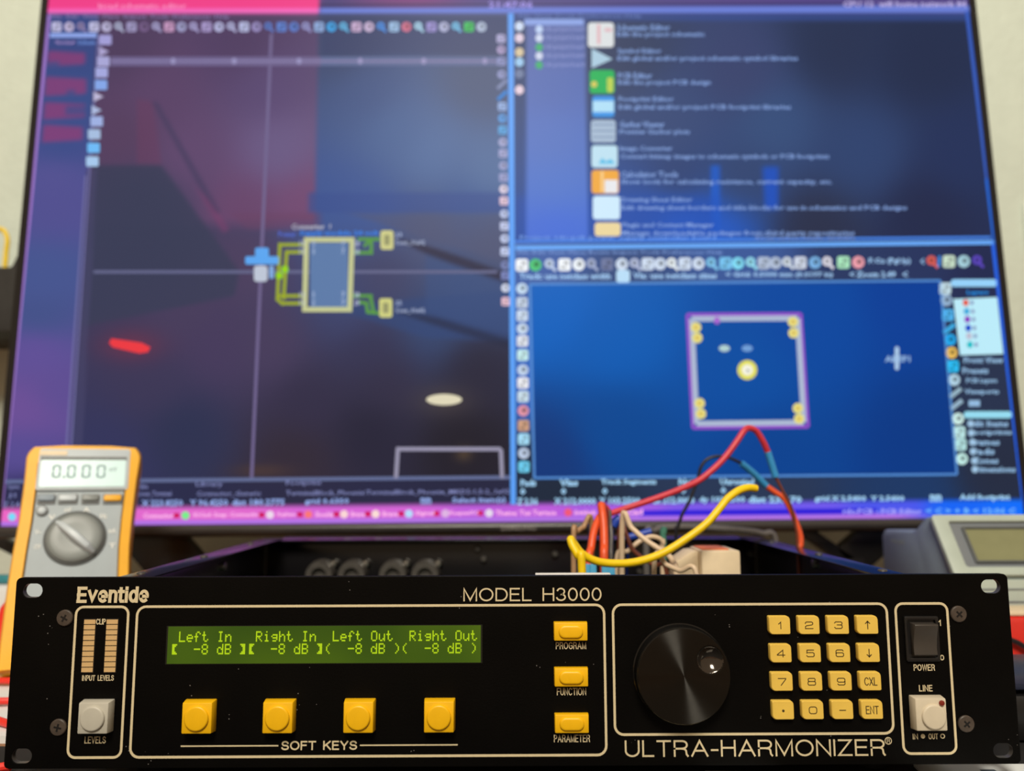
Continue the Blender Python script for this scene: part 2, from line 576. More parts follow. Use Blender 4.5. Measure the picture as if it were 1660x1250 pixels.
# desk: top board and four legs
desk = empty('desk', (0, 0, 0), label='brown wooden desk carrying the rack unit and the monitor', cat='desk')
MB().box(-1.0, 1.0, -0.16, WALL_Y - 0.005, -0.03, 0.0).build('desk_top', 'desk_wood', desk, bevel=0.003)
for lx in (-0.95, 0.95):
    for ly in (-0.11, WALL_Y - 0.06):
        MB().box(lx - 0.03, lx + 0.03, ly - 0.03, ly + 0.03, -0.74, -0.0305).build('leg', 'desk_wood', desk, bevel=0.003)
MB().box(-2.2, 2.2, -3.0, WALL_Y, -0.80, -0.741).build('floor', 'desk_wood', kind='structure', label='wooden floor under the desk')

# ================================================================== MONITOR
MW, MH = 0.952, 0.535
mon = empty('monitor', (0.0054, 0.3428, 0.1038), (-0.0389, -0.0047, 0.0073), label='large black monitor showing circuit design windows, behind the rack unit', cat='monitor')
MM = Euler(mon.rotation_euler, 'XYZ').to_matrix()
ML = Vector(mon.location)
MN = MM @ Vector((0, -1, 0))

def scr(px, py):
    d = ray(px, py)
    t = (ML - CL).dot(MN) / d.dot(MN)
    l = MM.transposed() @ (CL + d * t - ML)
    return l.x, l.z

# body: rear shell, slim side bezels, deeper chin
BZ = 0.0065
mb = MB()
mb.frustum((-MW / 2 - BZ, MW / 2 + BZ, -0.006, MH + BZ), (-MW / 2 - BZ, MW / 2 + BZ, -0.006, MH + BZ), 0.004, 0.022)
mb.frustum((-MW / 2 - BZ, MW / 2 + BZ, -0.006, MH + BZ), (-MW / 2 + 0.12, MW / 2 - 0.12, 0.05, MH - 0.12), 0.022, 0.055)
mb.build('rear_shell', 'monitor_black', mon)
mb = MB().box(-MW / 2 - BZ, -MW / 2, -0.002, 0.004, 0, MH + BZ).box(MW / 2, MW / 2 + BZ, -0.002, 0.004, 0, MH + BZ).box(-MW / 2, MW / 2, -0.002, 0.004, MH, MH + BZ)
mb.build('bezel', 'monitor_black', mon)
chin = MB()
prof = [(-0.002, 0.0), (-0.0052, -0.002), (-0.006, -0.005), (-0.0045, -0.009), (0.002, -0.0115), (0.012, -0.0115), (0.012, 0.0)]
chin.loft([[(x, y, z) for y, z in prof] for x in (-MW / 2 - BZ, MW / 2 + BZ)])
chin = chin.build('chin', 'monitor_chin', mon, angle=50)
a = scr(812, 862); b = scr(868, 853)
text_mb('SAMSUNG', a[0], b[0], -0.0078, -0.0035, y=-0.0064, weight=0.02, res=3).build('maker_name', 'logo_grey', chin)

# feet: black struts meeting on base bars that stand on the desk
def strut(pts, w, Y, name='stand_strut', d=0.012):
    inv = mon.matrix_basis.inverted()
    p = [at(x, y, Y) for x, y in pts]
    m = MB()
    for i in range(len(p) - 1):
        q, r = p[i], p[i + 1]
        t = (r - q).normalized(); n = Vector((-t.z, 0, t.x)) * w / 2
        ring = [q + n, r + n, r - n, q - n]
        m.prism([(k.x, k.z) for k in ring], Y - d / 2, Y + d / 2)
    m.v = [tuple(inv @ Vector(v)) for v in m.v]
    return m.build(name, 'monitor_black', mon, bevel=0.001)
bpy.context.view_layer.update()
YS = 0.372
strut([(1300, 858), (1378, 912)], 0.012, YS)
strut([(1440, 850), (1372, 912)], 0.034, YS)
strut([(232, 852), (300, 930)], 0.050, YS)
strut([(-30, 862), (70, 912)], 0.010, YS)
for xx in (185, 1376):
    p = at(xx, 905, YS)
    m = MB().box(p.x - 0.012, p.x + 0.012, YS - 0.008, YS + 0.008, 0.006, p.z).box(p.x - 0.02, p.x + 0.02, YS - 0.045, YS + 0.10, 0.0, 0.008)
    if xx < 800:
        q = at(300, 930, YS)
        m.box(p.x, q.x + 0.02, YS - 0.008, YS + 0.008, q.z - 0.02, q.z)
    inv = mon.matrix_basis.inverted()
    m.v = [tuple(inv @ Vector(v)) for v in m.v]
    m.build('stand_foot', 'monitor_black', mon, bevel=0.001)

# ---- the lit picture: a fine grid coloured with the wallpaper seen through the windows
def smooth(e0, e1, x):
    t = np.clip((x - e0) / (e1 - e0), 0, 1)
    return t * t * (3 - 2 * t)

def idw(pts, X, Y, pw=3.0, sy=1.0, RG=2600.0):
    num = np.zeros(X.shape + (3,)); den = np.zeros(X.shape)
    for x, y, c in pts:
        w = 1.0 / ((X - x) ** 2 + ((Y - y) * sy) ** 2 + RG) ** 2
        num += w[..., None] * np.array(c, float)
        den += w
    return num / den[..., None]

def convex(poly, X, Y, s):
    m = np.ones(X.shape)
    n = len(poly)
    cx = sum(p[0] for p in poly) / n; cy = sum(p[1] for p in poly) / n
    for i in range(n):
        (x0, y0), (x1, y1) = poly[i], poly[(i + 1) % n]
        nx, ny = y1 - y0, x0 - x1
        L = math.hypot(nx, ny)
        d = ((X - x0) * nx + (Y - y0) * ny) / L
        if (cx - x0) * nx + (cy - y0) * ny < 0:
            d = -d
        m *= smooth(-s, s, d)
    return m

def screen_colours(X, Y):
    def mix(c, new, m):
        return c * (1 - m[..., None]) + np.asarray(new, float) * m[..., None]
    A = idw([(250, 150, (98, 73, 110)), (400, 75, (84, 64, 100)), (200, 80, (84, 66, 98)), (300, 250, (104, 78, 116)), (450, 250, (112, 97, 138)), (490, 330, (120, 78, 118)), (430, 130, (96, 78, 120)), (200, 220, (92, 68, 100)), (400, 340, (110, 74, 112)), (240, 330, (66, 66, 96))], X, Y)
    B = idw([(560, 70, (62, 74, 110)), (600, 150, (70, 90, 136)), (700, 250, (88, 115, 160)), (790, 285, (92, 118, 160)), (780, 130, (80, 92, 126)), (640, 210, (80, 106, 152)),
             (600, 340, (66, 94, 154)), (760, 335, (60, 92, 150)), (540, 330, (66, 92, 150)), (250, 400, (62, 64, 92)), (400, 430, (82, 68, 100)),
             (700, 382, (84, 90, 122)), (790, 400, (82, 86, 116)), (620, 445, (72, 72, 106)), (760, 460, (64, 84, 128)), (700, 530, (58, 78, 120)), (600, 570, (58, 56, 88)),
             (300, 500, (78, 66, 98)), (350, 560, (76, 63, 98)), (250, 620, (66, 60, 92)), (300, 700, (48, 54, 86)), (500, 650, (56, 50, 76)), (440, 560, (78, 66, 98)),
             (600, 700, (42, 39, 60)), (750, 720, (38, 33, 44)), (770, 600, (46, 42, 62)), (480, 745, (56, 46, 60)), (180, 740, (56, 58, 98)), (560, 500, (66, 74, 116)), (620, 620, (56, 50, 74))], X, Y)
    edge = 517 - (Y - 20) * 0.02
    c = mix(B, A, (1 - smooth(-5, 5, X - edge)) * (1 - smooth(350, 380, Y)))
    c = mix(c, (60, 84, 146), convex([(500, 312), (830, 312), (830, 345), (500, 345)], X, Y, 4) * 0.7)
    c = mix(c, (58, 66, 108), convex([(522, 25), (830, 25), (830, 90), (522, 90)], X, Y, 6) * 0.6)
    c = mix(c, (86, 90, 122), convex([(560, 346), (830, 346), (830, 430), (700, 392), (640, 372)], X, Y, 6) * 0.6)
    c = mix(c, (54, 76, 124), convex([(500, 500), (830, 470), (830, 592), (690, 548), (500, 540)], X, Y, 5) * 0.7)
    c = mix(c, (62, 86, 134), convex([(690, 408), (830, 458), (830, 545), (690, 505)], X, Y, 6) * 0.5)
    c = mix(c, (112, 66, 100), convex([(222, 160), (248, 165), (262, 268), (222, 266)], X, Y, 5) * 0.5)
    # dark block and diagonals of the wallpaper
    c = mix(c, (62, 66, 92), convex([(150, 268), (262, 268), (388, 440), (380, 480), (130, 530)], X, Y, 5) * 0.85)
    c = mix(c, (76, 66, 100), convex([(246, 165), (255, 165), (358, 345), (346, 345)], X, Y, 4) * 0.8)
    c = mix(c, (128, 68, 112), convex([(318, 305), (334, 318), (372, 372), (362, 378)], X, Y, 5) * 0.6)
    c = mix(c, (110, 70, 104), convex([(372, 345), (520, 345), (520, 372), (400, 372)], X, Y, 6) * 0.5)
    c = mix(c, (48, 42, 66), convex([(640, 385), (700, 400), (830, 445), (830, 462), (690, 412)], X, Y, 4) * 0.8)
    c = mix(c, (38, 42, 68), convex([(640, 505), (700, 512), (830, 552), (830, 566), (680, 520)], X, Y, 4) * 0.6)
    c = mix(c, (78, 60, 60), np.exp(-(((X - 425) / 45) ** 2 + ((Y - 763) / 11) ** 2)) * 0.9)
    c = mix(c, (122, 96, 62), np.exp(-(((X - 752) / 14) ** 2 + ((Y - 736) / 12) ** 2)) * 0.5)
    c = mix(c, (150, 52, 74), np.exp(-(((X - 212) / 50) ** 2 + ((Y - 560) / 26) ** 2)) * 0.45)
    c = mix(c, (100, 86, 76), np.exp(-(((X - 720) / 48) ** 2 + ((Y - 650) / 26) ** 2)) * 0.45)
    # left dock
    le = 160 - (Y - 60) * 0.068
    lp = idw([(110, 85, (62, 78, 134)), (110, 150, (62, 84, 140)), (100, 240, (64, 82, 140)), (90, 280, (92, 88, 150)), (90, 330, (88, 86, 148)), (70, 450, (76, 92, 148)), (60, 520, (70, 88, 140)), (55, 560, (106, 86, 156)), (40, 660, (116, 86, 154)), (95, 640, (100, 84, 150)), (40, 740, (96, 84, 152)), (60, 800, (52, 50, 96))], X, Y, sy=1.5)
    c = mix(c, lp, 1 - smooth(-3, 3, X - (le - 2)))
    st = convex([(140, 275), (158, 275), (130, 780), (108, 780)], X, Y, 2)
    c = mix(c, (78, 76, 112), st * 0.55)
    for (y0, y1, xa, xb) in ((82, 108, 78, 138), (124, 156, 74, 140), (165, 194, 72, 138), (202, 231, 70, 134)):
        c = mix(c, (150, 66, 122), convex([(xa, y0), (xb, y0 + 4), (xb, y1 - 4), (xa - 2, y1)], X, Y, 4) * 0.75)
    for (x0, y0, x1, y1) in ((108, 146, 122, 156), (106, 172, 142, 186), (76, 100, 96, 110)):
        c = mix(c, (66, 84, 140), convex([(x0, y0), (x1, y0), (x1, y1), (x0, y1)], X, Y, 4) * 0.7)
    # status area of the schematic window
    c = mix(c, (44, 46, 78), convex([(-40, 782), (838, 776), (838, 824), (-40, 830)], X, Y, 3) * 0.75)
    # project manager window
    P = idw([(1020, 70, (56, 68, 102)), (1200, 120, (62, 72, 114)), (1350, 80, (42, 54, 86)), (1500, 100, (38, 50, 82)), (1560, 250, (40, 55, 96)), (1250, 200, (60, 86, 130)), (1400, 250, (52, 74, 118)), (1200, 290, (56, 74, 114)), (1500, 350, (38, 46, 80)), (1100, 372, (40, 108, 212)), (1050, 350, (46, 84, 160)), (1160, 370, (36, 96, 196)), (1320, 370, (46, 52, 78)), (1100, 200, (62, 80, 124)), (1100, 290, (54, 70, 114))], X, Y)
    pw = smooth(831, 835, X) * (1 - smooth(391, 396, Y))
    c = mix(c, P, pw)
    c = mix(c, (60, 84, 150), convex([(832, 20), (1575, 20), (1575, 34), (832, 34)], X, Y, 3) * 0.7)
    c = mix(c, (30, 100, 205), convex([(1152, 268), (1167, 268), (1168, 388), (1152, 388)], X, Y, 4) * 0.8)
    c = mix(c, (30, 90, 200), convex([(1236, 270), (1262, 270), (1262, 340), (1240, 340)], X, Y, 6) * 0.8)
    c = mix(c, (34, 84, 178), convex([(835, 318), (1165, 318), (1165, 392), (835, 392)], X, Y, 14) * 0.55)
    T = idw([(900, 60, (98, 112, 168)), (900, 140, (92, 114, 178)), (900, 230, (94, 122, 190)), (900, 300, (88, 124, 200)), (900, 370, (74, 114, 214))], X, Y)
    c = mix(c, T, convex([(853, 32), (949, 32), (953, 388), (853, 388)], X, Y, 3))
    # board editor window
    Q = idw([(900, 410, (74, 104, 168)), (1200, 410, (66, 96, 156)), (1500, 420, (44, 58, 100)), (1000, 448, (60, 82, 130)), (1400, 448, (46, 62, 104)), (1590, 430, (38, 46, 84)), (1590, 620, (44, 56, 84)), (1600, 760, (40, 48, 70)), (900, 795, (34, 46, 66)), (1200, 795, (44, 60, 90)), (1500, 795, (30, 62, 108)), (850, 600, (60, 110, 190))], X, Y)
    qw = smooth(833, 837, X) * smooth(393, 397, Y)
    c = mix(c, Q, qw)
    K = idw([(890, 490, (0, 104, 190)), (1000, 550, (0, 98, 180)), (1300, 520, (0, 78, 162)), (1500, 480, (0, 68, 154)), (1500, 720, (0, 62, 138)), (1000, 700, (0, 78, 150)), (890, 755, (16, 60, 126)), (1250, 740, (0, 72, 148)), (1210, 600, (0, 84, 164))], X, Y)
    c = mix(c, K, convex([(860, 462), (1524, 456), (1550, 768), (866, 776)], X, Y, 2))
    # bars
    c = mix(c, idw([(200, 8, (240, 66, 140)), (500, 8, (244, 72, 142)), (530, 8, (84, 74, 126)), (900, 8, (92, 82, 140)), (1500, 8, (92, 78, 140))], X, Y, RG=100.0), 1 - smooth(20, 24, Y))
    c = mix(c, (240, 70, 142), convex([(60, -20), (516, -20), (516, 15), (60, 15)], X, Y, 2))
    c = mix(c, (246, 112, 190), convex([(60, 15), (516, 14), (516, 22), (60, 22)], X, Y, 2))
    c = mix(c, (112, 132, 214), convex([(518, 13), (1580, 9), (1580, 20), (518, 22)], X, Y, 2))
    c = mix(c, (52, 46, 96), convex([(518, 7), (1370, 4), (1370, 8), (518, 11)], X, Y, 1.5) * 0.8)
    tb0 = 824 - X * 0.0085
    tb = smooth(-2, 2, Y - tb0)
    tk = idw([(20, 840, (236, 110, 196)), (300, 838, (226, 112, 206)), (600, 838, (214, 108, 214)), (850, 838, (190, 100, 220)), (1000, 836, (170, 100, 226)), (1150, 836, (132, 96, 232)), (1300, 832, (120, 96, 236)), (1450, 830, (84, 94, 236)), (1560, 828, (22, 108, 246)), (1640, 828, (12, 116, 252))], X, Y, RG=400.0)
    c = mix(c, tk, tb)
    lo = smooth(-2, 2, Y - (tb0 + 21))
    c = mix(c, (178, 122, 228), lo * (1 - smooth(1440, 1540, X)))
    c = mix(c, (36, 20, 214), convex([(1040, 829), (1420, 825), (1420, 832), (1040, 837)], X, Y, 2))
    return c

def project(u, v):
    # screen-local (u, v) -> photo pixels, arrays
    W = np.stack([u, np.zeros_like(u), v], -1) @ np.array(MM.transposed()) + np.array(ML)
    L = (W - np.array(CL)) @ np.array(CM)
    return 830 + FPX * L[..., 0] / -L[..., 2], 625 - FPX * L[..., 1] / -L[..., 2]

NX, NY = 340, 200
gu, gv = np.meshgrid(np.linspace(-MW / 2, MW / 2, NX), np.linspace(0, MH, NY))
PX, PY = project(gu, gv)
RGB = screen_colours(PX, PY) / 255.0
RGB = RGB * np.minimum(1.0, 0.84 + 0.22 * RGB)
LIN = np.where(RGB <= 0.04045, RGB / 12.92, ((RGB + 0.055) / 1.055) ** 2.4)
vs = np.stack([gu, np.full_like(gu, 0.0), gv], -1).reshape(-1, 3)
ii = np.arange(NX * NY).reshape(NY, NX)
fs = np.stack([ii[:-1, :-1], ii[:-1, 1:], ii[1:, 1:], ii[1:, :-1]], -1).reshape(-1, 4)
me = bpy.data.meshes.new('screen')
me.from_pydata(vs.tolist(), [], fs.tolist())
ca = me.color_attributes.new('Col', 'FLOAT_COLOR', 'POINT')
ca.data.foreach_set('color', np.concatenate([LIN.reshape(-1, 3), np.ones((NX * NY, 1))], 1).astype(np.float32).ravel())
me.materials.append(MATS['screen_picture'])
screen = put(bpy.data.objects.new('screen', me), mon, label='glowing wide screen with blue and dark program windows')

class Win(MB):
    LAY = 0.00012
    def poly(s, pts, col, lay=1):
        vs = []
        for x, y in pts:
            u, v = scr(x, y)
            vs.append((u, -s.LAY * lay, v))
        s.add(vs, [tuple(range(len(vs)))], 0, s2l(col))
    def rect(s, x0, y0, x1, y1, col, lay=1):
        s.poly([(x0, y1), (x1, y1), (x1, y0), (x0, y0)], col, lay)
    def line(s, x0, y0, x1, y1, w, col, lay=2):
        L = math.hypot(x1 - x0, y1 - y0)
        nx, ny = -(y1 - y0) / L * w / 2, (x1 - x0) / L * w / 2
        s.poly([(x0 + nx, y0 + ny), (x1 + nx, y1 + ny), (x1 - nx, y1 - ny), (x0 - nx, y0 - ny)], col, lay)
    def disc(s, cx, cy, rx, ry, col, lay=3, n=16):
        s.poly([(cx + rx * math.cos(-2 * math.pi * i / n), cy + ry * math.sin(-2 * math.pi * i / n)) for i in range(n)], col, lay)
    def rr(s, x0, y0, x1, y1, r, col, lay=3):
        s.poly([(x, -z) for x, z in rrect(x0, x1, -y1, -y0, r, 4)], col, lay)
    def ic(s, kind, x, y, r, col):
        dk = tuple(v * 0.62 for v in col)
        if kind == 0:
            s.rr(x - r, y - r, x + r, y + r, r * 0.4, col); s.rect(x - r * 0.1, y - r * 0.5, x + r * 0.65, y - r * 0.1, dk, 4); s.rect(x - r * 0.6, y + r * 0.3, x + r * 0.3, y + r * 0.6, dk, 4)
        elif kind == 1:
            s.disc(x, y, r, r, col); s.disc(x + r * 0.15, y - r * 0.1, r * 0.42, r * 0.42, dk, 4)
        else:
            s.disc(x - r * 0.15, y - r * 0.2, r * 0.78, r * 0.78, col); s.line(x, y, x + r * 0.9, y + r, r * 0.45, col); s.disc(x - r * 0.15, y - r * 0.2, r * 0.35, r * 0.35, dk, 4)
    def text(s, t, x0, x1, y, h, col, lay=4, w=0.01, slope=0.0):
        g, f = glyphs(t, w, 1)
        vs = []
        for a, b in g:
            x = x0 + a * (x1 - x0)
            u, v = scr(x, y + h / 2 - b * h + slope * (x - x0))
            vs.append((u, -s.LAY * lay, v))
        c = s2l(col)
        o = len(s.v)
        s.v += vs
        s.f += [tuple(i + o for i in q) for q in f]
        s.m += [0] * len(f); s.c += [c] * len(f)
    def done(s, name, label):
        return s.build(name, 'screen_picture', screen, smooth=False, label=label, kind='stuff')

LAV = (176, 172, 214)
# --- schematic window
w = Win()
w.text('File  Edit  View  Place  Inspect  Tools  Preferences  Help', 84, 372, 28, 8, (136, 120, 172))
cols = [(188, 186, 222), (190, 180, 214), (140, 128, 172), (190, 188, 224), (186, 180, 216), (172, 176, 206), (158, 150, 192), (116, 92, 134), (166, 160, 204), (196, 150, 190), (158, 156, 198), (168, 160, 208), (166, 150, 200), (180, 180, 220), (176, 176, 216), (180, 184, 222), (150, 138, 190),
        (92, 120, 196), (92, 124, 200), (90, 120, 196), (150, 150, 204), (140, 168, 216), (60, 160, 226), (96, 178, 226), (196, 168, 204), (200, 178, 212), (70, 140, 224), (152, 186, 224), (206, 110, 140), (170, 212, 238), (150, 140, 204), (176, 180, 216), (116, 190, 232), (60, 186, 96), (176, 190, 216)]
for i, c in enumerate(cols):
    x = 92 + i * 20.25
    k = i % 3
    w.ic(k, x, 44, 8, c)
w.rect(81, 54, 157, 61, (142, 166, 232), 2)
w.text('<Root sheet>', 90, 122, 69, 7, (176, 150, 208)); w.text('Schem', 127, 155, 69, 8, (116, 152, 226))
for i, (x, y, c) in enumerate([(171, 65, (162, 158, 214)), (169, 84, (170, 162, 206)), (168, 100, (168, 166, 214)), (165, 118, (164, 168, 222)), (164, 138, (132, 166, 232)), (160, 157, (190, 184, 216)), (157, 179, (172, 186, 222)), (157, 197, (158, 176, 226)), (153, 218, (166, 190, 224)), (152, 240, (110, 186, 246)), (150, 262, (166, 200, 236))]):
    if i in (1, 5, 6): w.poly([(x - 8, y + 8), (x + 8, y), (x - 8, y - 8)], c, 3)
    else: w.rr(x - 10, y - 8, x + 10, y + 8, 2, c)
w.rect(180, 92, 806, 107, (110, 98, 140), 1)
w.rect(520, 92, 806, 107, (92, 104, 146), 2)
w.line(180, 99.5, 806, 99.5, 2.5, (138, 128, 172), 3)
for x in (281, 380, 485, 584, 687, 786): w.disc(x, 99.5, 4, 5, (152, 146, 190), 4)
w.line(440, 55, 408, 776, 5, (112, 100, 142)); w.line(152, 441, 806, 441, 5, (100, 102, 138), 3)
w.line(160, 60, 112, 780, 2.5, (110, 108, 160)); w.line(139, 285, 104, 780, 3, (110, 108, 160))
# symbol
YL = (196, 200, 146)
w.rect(503, 394, 564, 500, (92, 122, 168), 4)
for a in ((497, 389, 571, 389), (571, 385, 567, 506), (567, 502, 494, 502), (494, 506, 497, 385)): w.line(*a, 8, YL, 5)
OL = (154, 168, 40); G = (88, 152, 68)
for a in ((452, 397, 494, 397), (462, 409, 494, 409), (454, 394, 450, 487), (465, 407, 460, 486), (450, 480, 494, 480), (455, 492, 494, 492), (448, 484, 460, 494)): w.line(*a, 5.5, OL, 4)
w.disc(462, 437, 6, 6, (150, 210, 20), 5); w.disc(453, 447, 6, 6, (150, 210, 20), 5)
for a in ((572, 410, 602, 410), (602, 413, 602, 386), (590, 400, 602, 388), (580, 388, 616, 388), (572, 480, 604, 480), (600, 478, 606, 508), (582, 490, 596, 492), (594, 490, 596, 507), (594, 506, 616, 508)): w.line(*a, 5.5, G, 4)
w.rr(617, 374, 638, 405, 4, (206, 204, 136), 5); w.rr(623, 381, 632, 398, 3, (150, 150, 104), 6)
w.rr(615, 484, 636, 515, 4, (206, 206, 128), 5); w.rr(621, 491, 630, 508, 3, (150, 150, 104), 6)
for y in (395, 408, 478, 491):
    w.text('13', 486, 494, y, 9, (188, 194, 224), 6); w.text('28', 574, 583, y, 9, (188, 194, 224), 6); w.text('5', 507, 511, y, 9, (180, 196, 226), 6); w.text('7', 554, 559, y, 9, (180, 196, 226), 6)
w.text('Converter  ?', 473, 537, 368, 9, (196, 200, 214), 6)
w.text('Power', 452, 480, 380, 9, (84, 110, 216), 6); w.text('Supply module 24 volt', 486, 614, 379, 10, (54, 130, 232), 6, w=0.03)
w.rr(398, 416, 452, 429, 3, (92, 166, 240), 6); w.rr(414, 402, 436, 420, 3, (92, 166, 240), 6); w.rr(412, 431, 434, 457, 5, (190, 198, 214), 6); w.rr(437, 431, 444, 452, 2, (130, 172, 224), 6)
w.text('J3', 641, 652, 382, 9, (168, 182, 216), 6); w.text('Conn_01x02', 641, 689, 394, 9, (178, 190, 220), 6)
w.text('J2', 641, 652, 492, 9, (168, 182, 216), 6); w.text('Conn_01x02', 641, 689, 504, 9, (178, 190, 220), 6)
for a in ((642, 728, 812, 728), (645, 728, 642, 776), (812, 728, 814, 776)): w.line(*a, 6.5, (150, 146, 170), 3)
w.line(8, 781, 828, 774, 6, (98, 108, 148), 3)
# red slash and pale oval drawn into the screen picture
w.poly([(177, 556), (181, 549), (230, 556), (244, 563), (240, 571), (226, 573), (183, 563)], (236, 58, 66), 3)
w.disc(720, 648, 29, 9, (224, 216, 186), 3, 20)
# right tool column
for i, (y, c) in enumerate([(63, LAV), (81, (176, 160, 204)), (100, (140, 146, 196)), (121, (150, 156, 204)), (137, (130, 140, 180)), (155, (30, 130, 216)), (173, (150, 176, 226)), (192, (90, 156, 226)), (211, (90, 166, 226)), (231, (170, 172, 214)), (249, (164, 166, 210)), (269, (158, 162, 206)), (288, (156, 160, 206)), (307, (228, 214, 234)), (326, (226, 196, 216)), (347, (190, 200, 236)), (367, (196, 204, 238)), (387, (196, 206, 240)), (408, (196, 206, 240)), (430, (120, 130, 180)), (447, (120, 130, 186)), (467, (214, 220, 240)), (489, (232, 190, 206))]):
    x = 812 + (y - 60) * 0.018
    if i in (4, 5): w.line(x - 7, y + 7, x + 8, y - 7, 5, c, 3)
    else: w.ic(i % 2, x, y, 6.8, c)
TS = (134, 140, 192)
w.text('Value', 222, 240, 788, 9, TS, slope=-.008); w.text('Library', 318, 361, 786, 9, TS, slope=-.008); w.text('Footprint', 464, 521, 784, 9, TS, slope=-.008)
w.text('Screw_Terminal', 222, 278, 801, 9, TS, slope=-.008); w.text('Connector_Generic', 319, 423, 801, 9, TS, slope=-.008); w.text('TerminalBlock_Phoenix:TerminalBlock_Phoenix_MKDS-1,5-2_1x02', 464, 826, 800, 9, TS, slope=-.008)
TB = (152, 176, 238)
for t, a, b in (('X 223.8250', 230, 297), ('Y 96.4250', 308, 370), ('dist 180.2775', 376, 462), ('grid 0.6350', 494, 566), ('mm', 682, 699), ('Select item(s)', 733, 820)):
    w.text(t, a, b, 816 - (a - 220) * 0.008, 11, TB, w=0.03, slope=-.008)
for t, a, b, y in (('Sym', 13, 32, 790), ('J1', 14, 26, 804), ('Z 2.4', 6, 32, 818)): w.text(t, a, b, y, 9, TS)
w.line(80, 24, 3, 822, 5, (156, 118, 198), 3)
w.line(828, 22, 832, 818, 9, (92, 160, 246), 3)
w.done('schematic_window', 'dim purple and blue window with a yellow circuit symbol')

# --- project window
w = Win()
w.text('File View Tools Preferences Help', 842, 1040, 27, 7, (104, 126, 190))
for y, c in ((43, (206, 220, 244)), (62, (226, 206, 224)), (85, (214, 196, 160)), (101, (156, 200, 236)), (120, (110, 124, 160)), (146, (232, 208, 222))): w.disc(842, y, 7, 7.5, c)
w.rect(850, 31, 946, 41, (138, 162, 226), 2)
for y, c in ((48, (190, 210, 244)), (62, (206, 216, 240)), (77, (60, 172, 110)), (91, (206, 214, 236)), (106, (60, 172, 110))):
    w.disc(874, y, 6, 6.5, c)
    w.text('rdc project board', 884, 947, y, 8.5, (150, 160, 214))
def icon(y, c, x=977, s=19, h=18): w.rr(x - s, y - h, x + s, y + h, 5, c)
icon(57, (220, 224, 226), 974, 21, 20); w.rect(968, 40, 973, 72, (224, 176, 184), 4); w.rect(980, 46, 992, 52, (222, 182, 190), 4)
w.poly([(959, 111), (993, 96), (959, 79)], (170, 202, 222), 3)
icon(133, (28, 176, 88), 976, 20, 19); w.disc(963, 137, 5, 5, (214, 200, 90), 4); w.rr(984, 126, 994, 150, 3, (186, 206, 80), 4)
icon(173, (56, 148, 228), 978, 18, 17); w.rect(961, 164, 995, 182, (176, 222, 246), 4)
icon(213, (170, 190, 212), 978, 20, 18)
for k in range(3):
    w.rect(960, 201 + k * 10, 996, 204 + k * 10, (132, 152, 184), 4)
icon(254, (190, 224, 240), 980, 21, 18); w.poly([(970, 266), (998, 266), (990, 258), (982, 262), (976, 256)], (90, 190, 230), 4)
icon(295, (240, 168, 60), 981, 22, 19); w.rect(980, 292, 1001, 313, (232, 232, 236), 4); w.rect(974, 278, 978, 312, (246, 208, 140), 4)
icon(337, (206, 234, 252), 983, 22, 19); icon(372, (236, 214, 158), 985, 21, 11)
TX = (134, 164, 222)
rows = [('Schematic Editor', 1086, 45, 'Edit the project schematic', 1142, 57), ('Symbol Editor', 1072, 84, 'Edit global and/or project schematic symbol libraries', 1293, 96), ('PCB Editor', 1057, 123, 'Edit the project PCB design', 1152, 135),
        ('Footprint Editor', 1092, 162, 'Edit global and/or project PCB footprint libraries', 1282, 175), ('Gerber Viewer', 1077, 202, 'Preview Gerber plots', 1118, 215), ('Image Converter', 1090, 242, 'Convert bitmap images to schematic symbols or PCB footprints', 1344, 255),
        ('Calculator Tools', 1099, 283, 'Show tools for calculating resistance, current capacity, etc.', 1349, 296), ('Drawing Sheet Editor', 1122, 325, 'Edit drawing sheet borders and title blocks for use in schematics and PCB designs', 1470, 338), ('Plugin and Content Manager', 1157, 366, 'Manage downloadable packages from third party repositories', 1385, 379)]
for i, (t, xe, y, d, xd, yd) in enumerate(rows):
    x0 = 1000 + i * 1.0
    w.text(t, x0, xe, y, 10, TX, w=0.02); w.text(d, x0, xd, yd, 10, TX, w=0.02)
w.text('Project: rdc-pcb power supply controller board', 843, 1160, 386, 8, (122, 164, 236)); w.text('KiCad version release candidate', 1225, 1386, 385, 9, (118, 142, 196))
w.line(835, 392, 1606, 385, 4, (70, 130, 230), 3)
w.line(1567, 18, 1600, 290, 6, (56, 92, 186), 3); w.line(1600, 290, 1613, 396, 7, (40, 104, 214), 3)
w.done('project_window', 'dark blue window listing tools with coloured icons')

# --- board window
w = Win()
w.line(836, 402, 1612, 393, 7, (104, 168, 246), 3)
w.text('File Edit View Place Route Inspect Tools Preferences Help', 840, 1172, 410, 7, (128, 160, 222))
IC = (208, 222, 242)
ic = [(846, (246, 250, 255)), (868, (80, 196, 120)), (892, (190, 206, 234)), (915, (246, 250, 255)), (938, (240, 246, 252)), (960, (160, 172, 206)), (984, (110, 120, 160)), (1008, IC), (1030, (180, 190, 220)), (1050, IC), (1070, IC), (1090, (238, 246, 250)), (1110, IC), (1132, IC), (1154, (130, 200, 240)), (1176, (120, 196, 240)), (1196, (130, 220, 246)), (1218, (150, 222, 242)), (1238, (176, 190, 214)), (1257, (176, 190, 214)), (1277, (210, 220, 232)), (1297, (206, 214, 230)), (1321, (120, 176, 226)), (1342, (222, 220, 232)), (1367, (170, 230, 190)), (1391, (238, 160, 172)), (1511, (220, 96, 88)), (1538, (200, 222, 200)), (1562, (166, 208, 220)), (1585, (92, 70, 190))]
for i, (x, c) in enumerate(ic):
    y = 430 - (x - 846) * 0.0085
    w.ic(i % 3, x, y, 10, c)
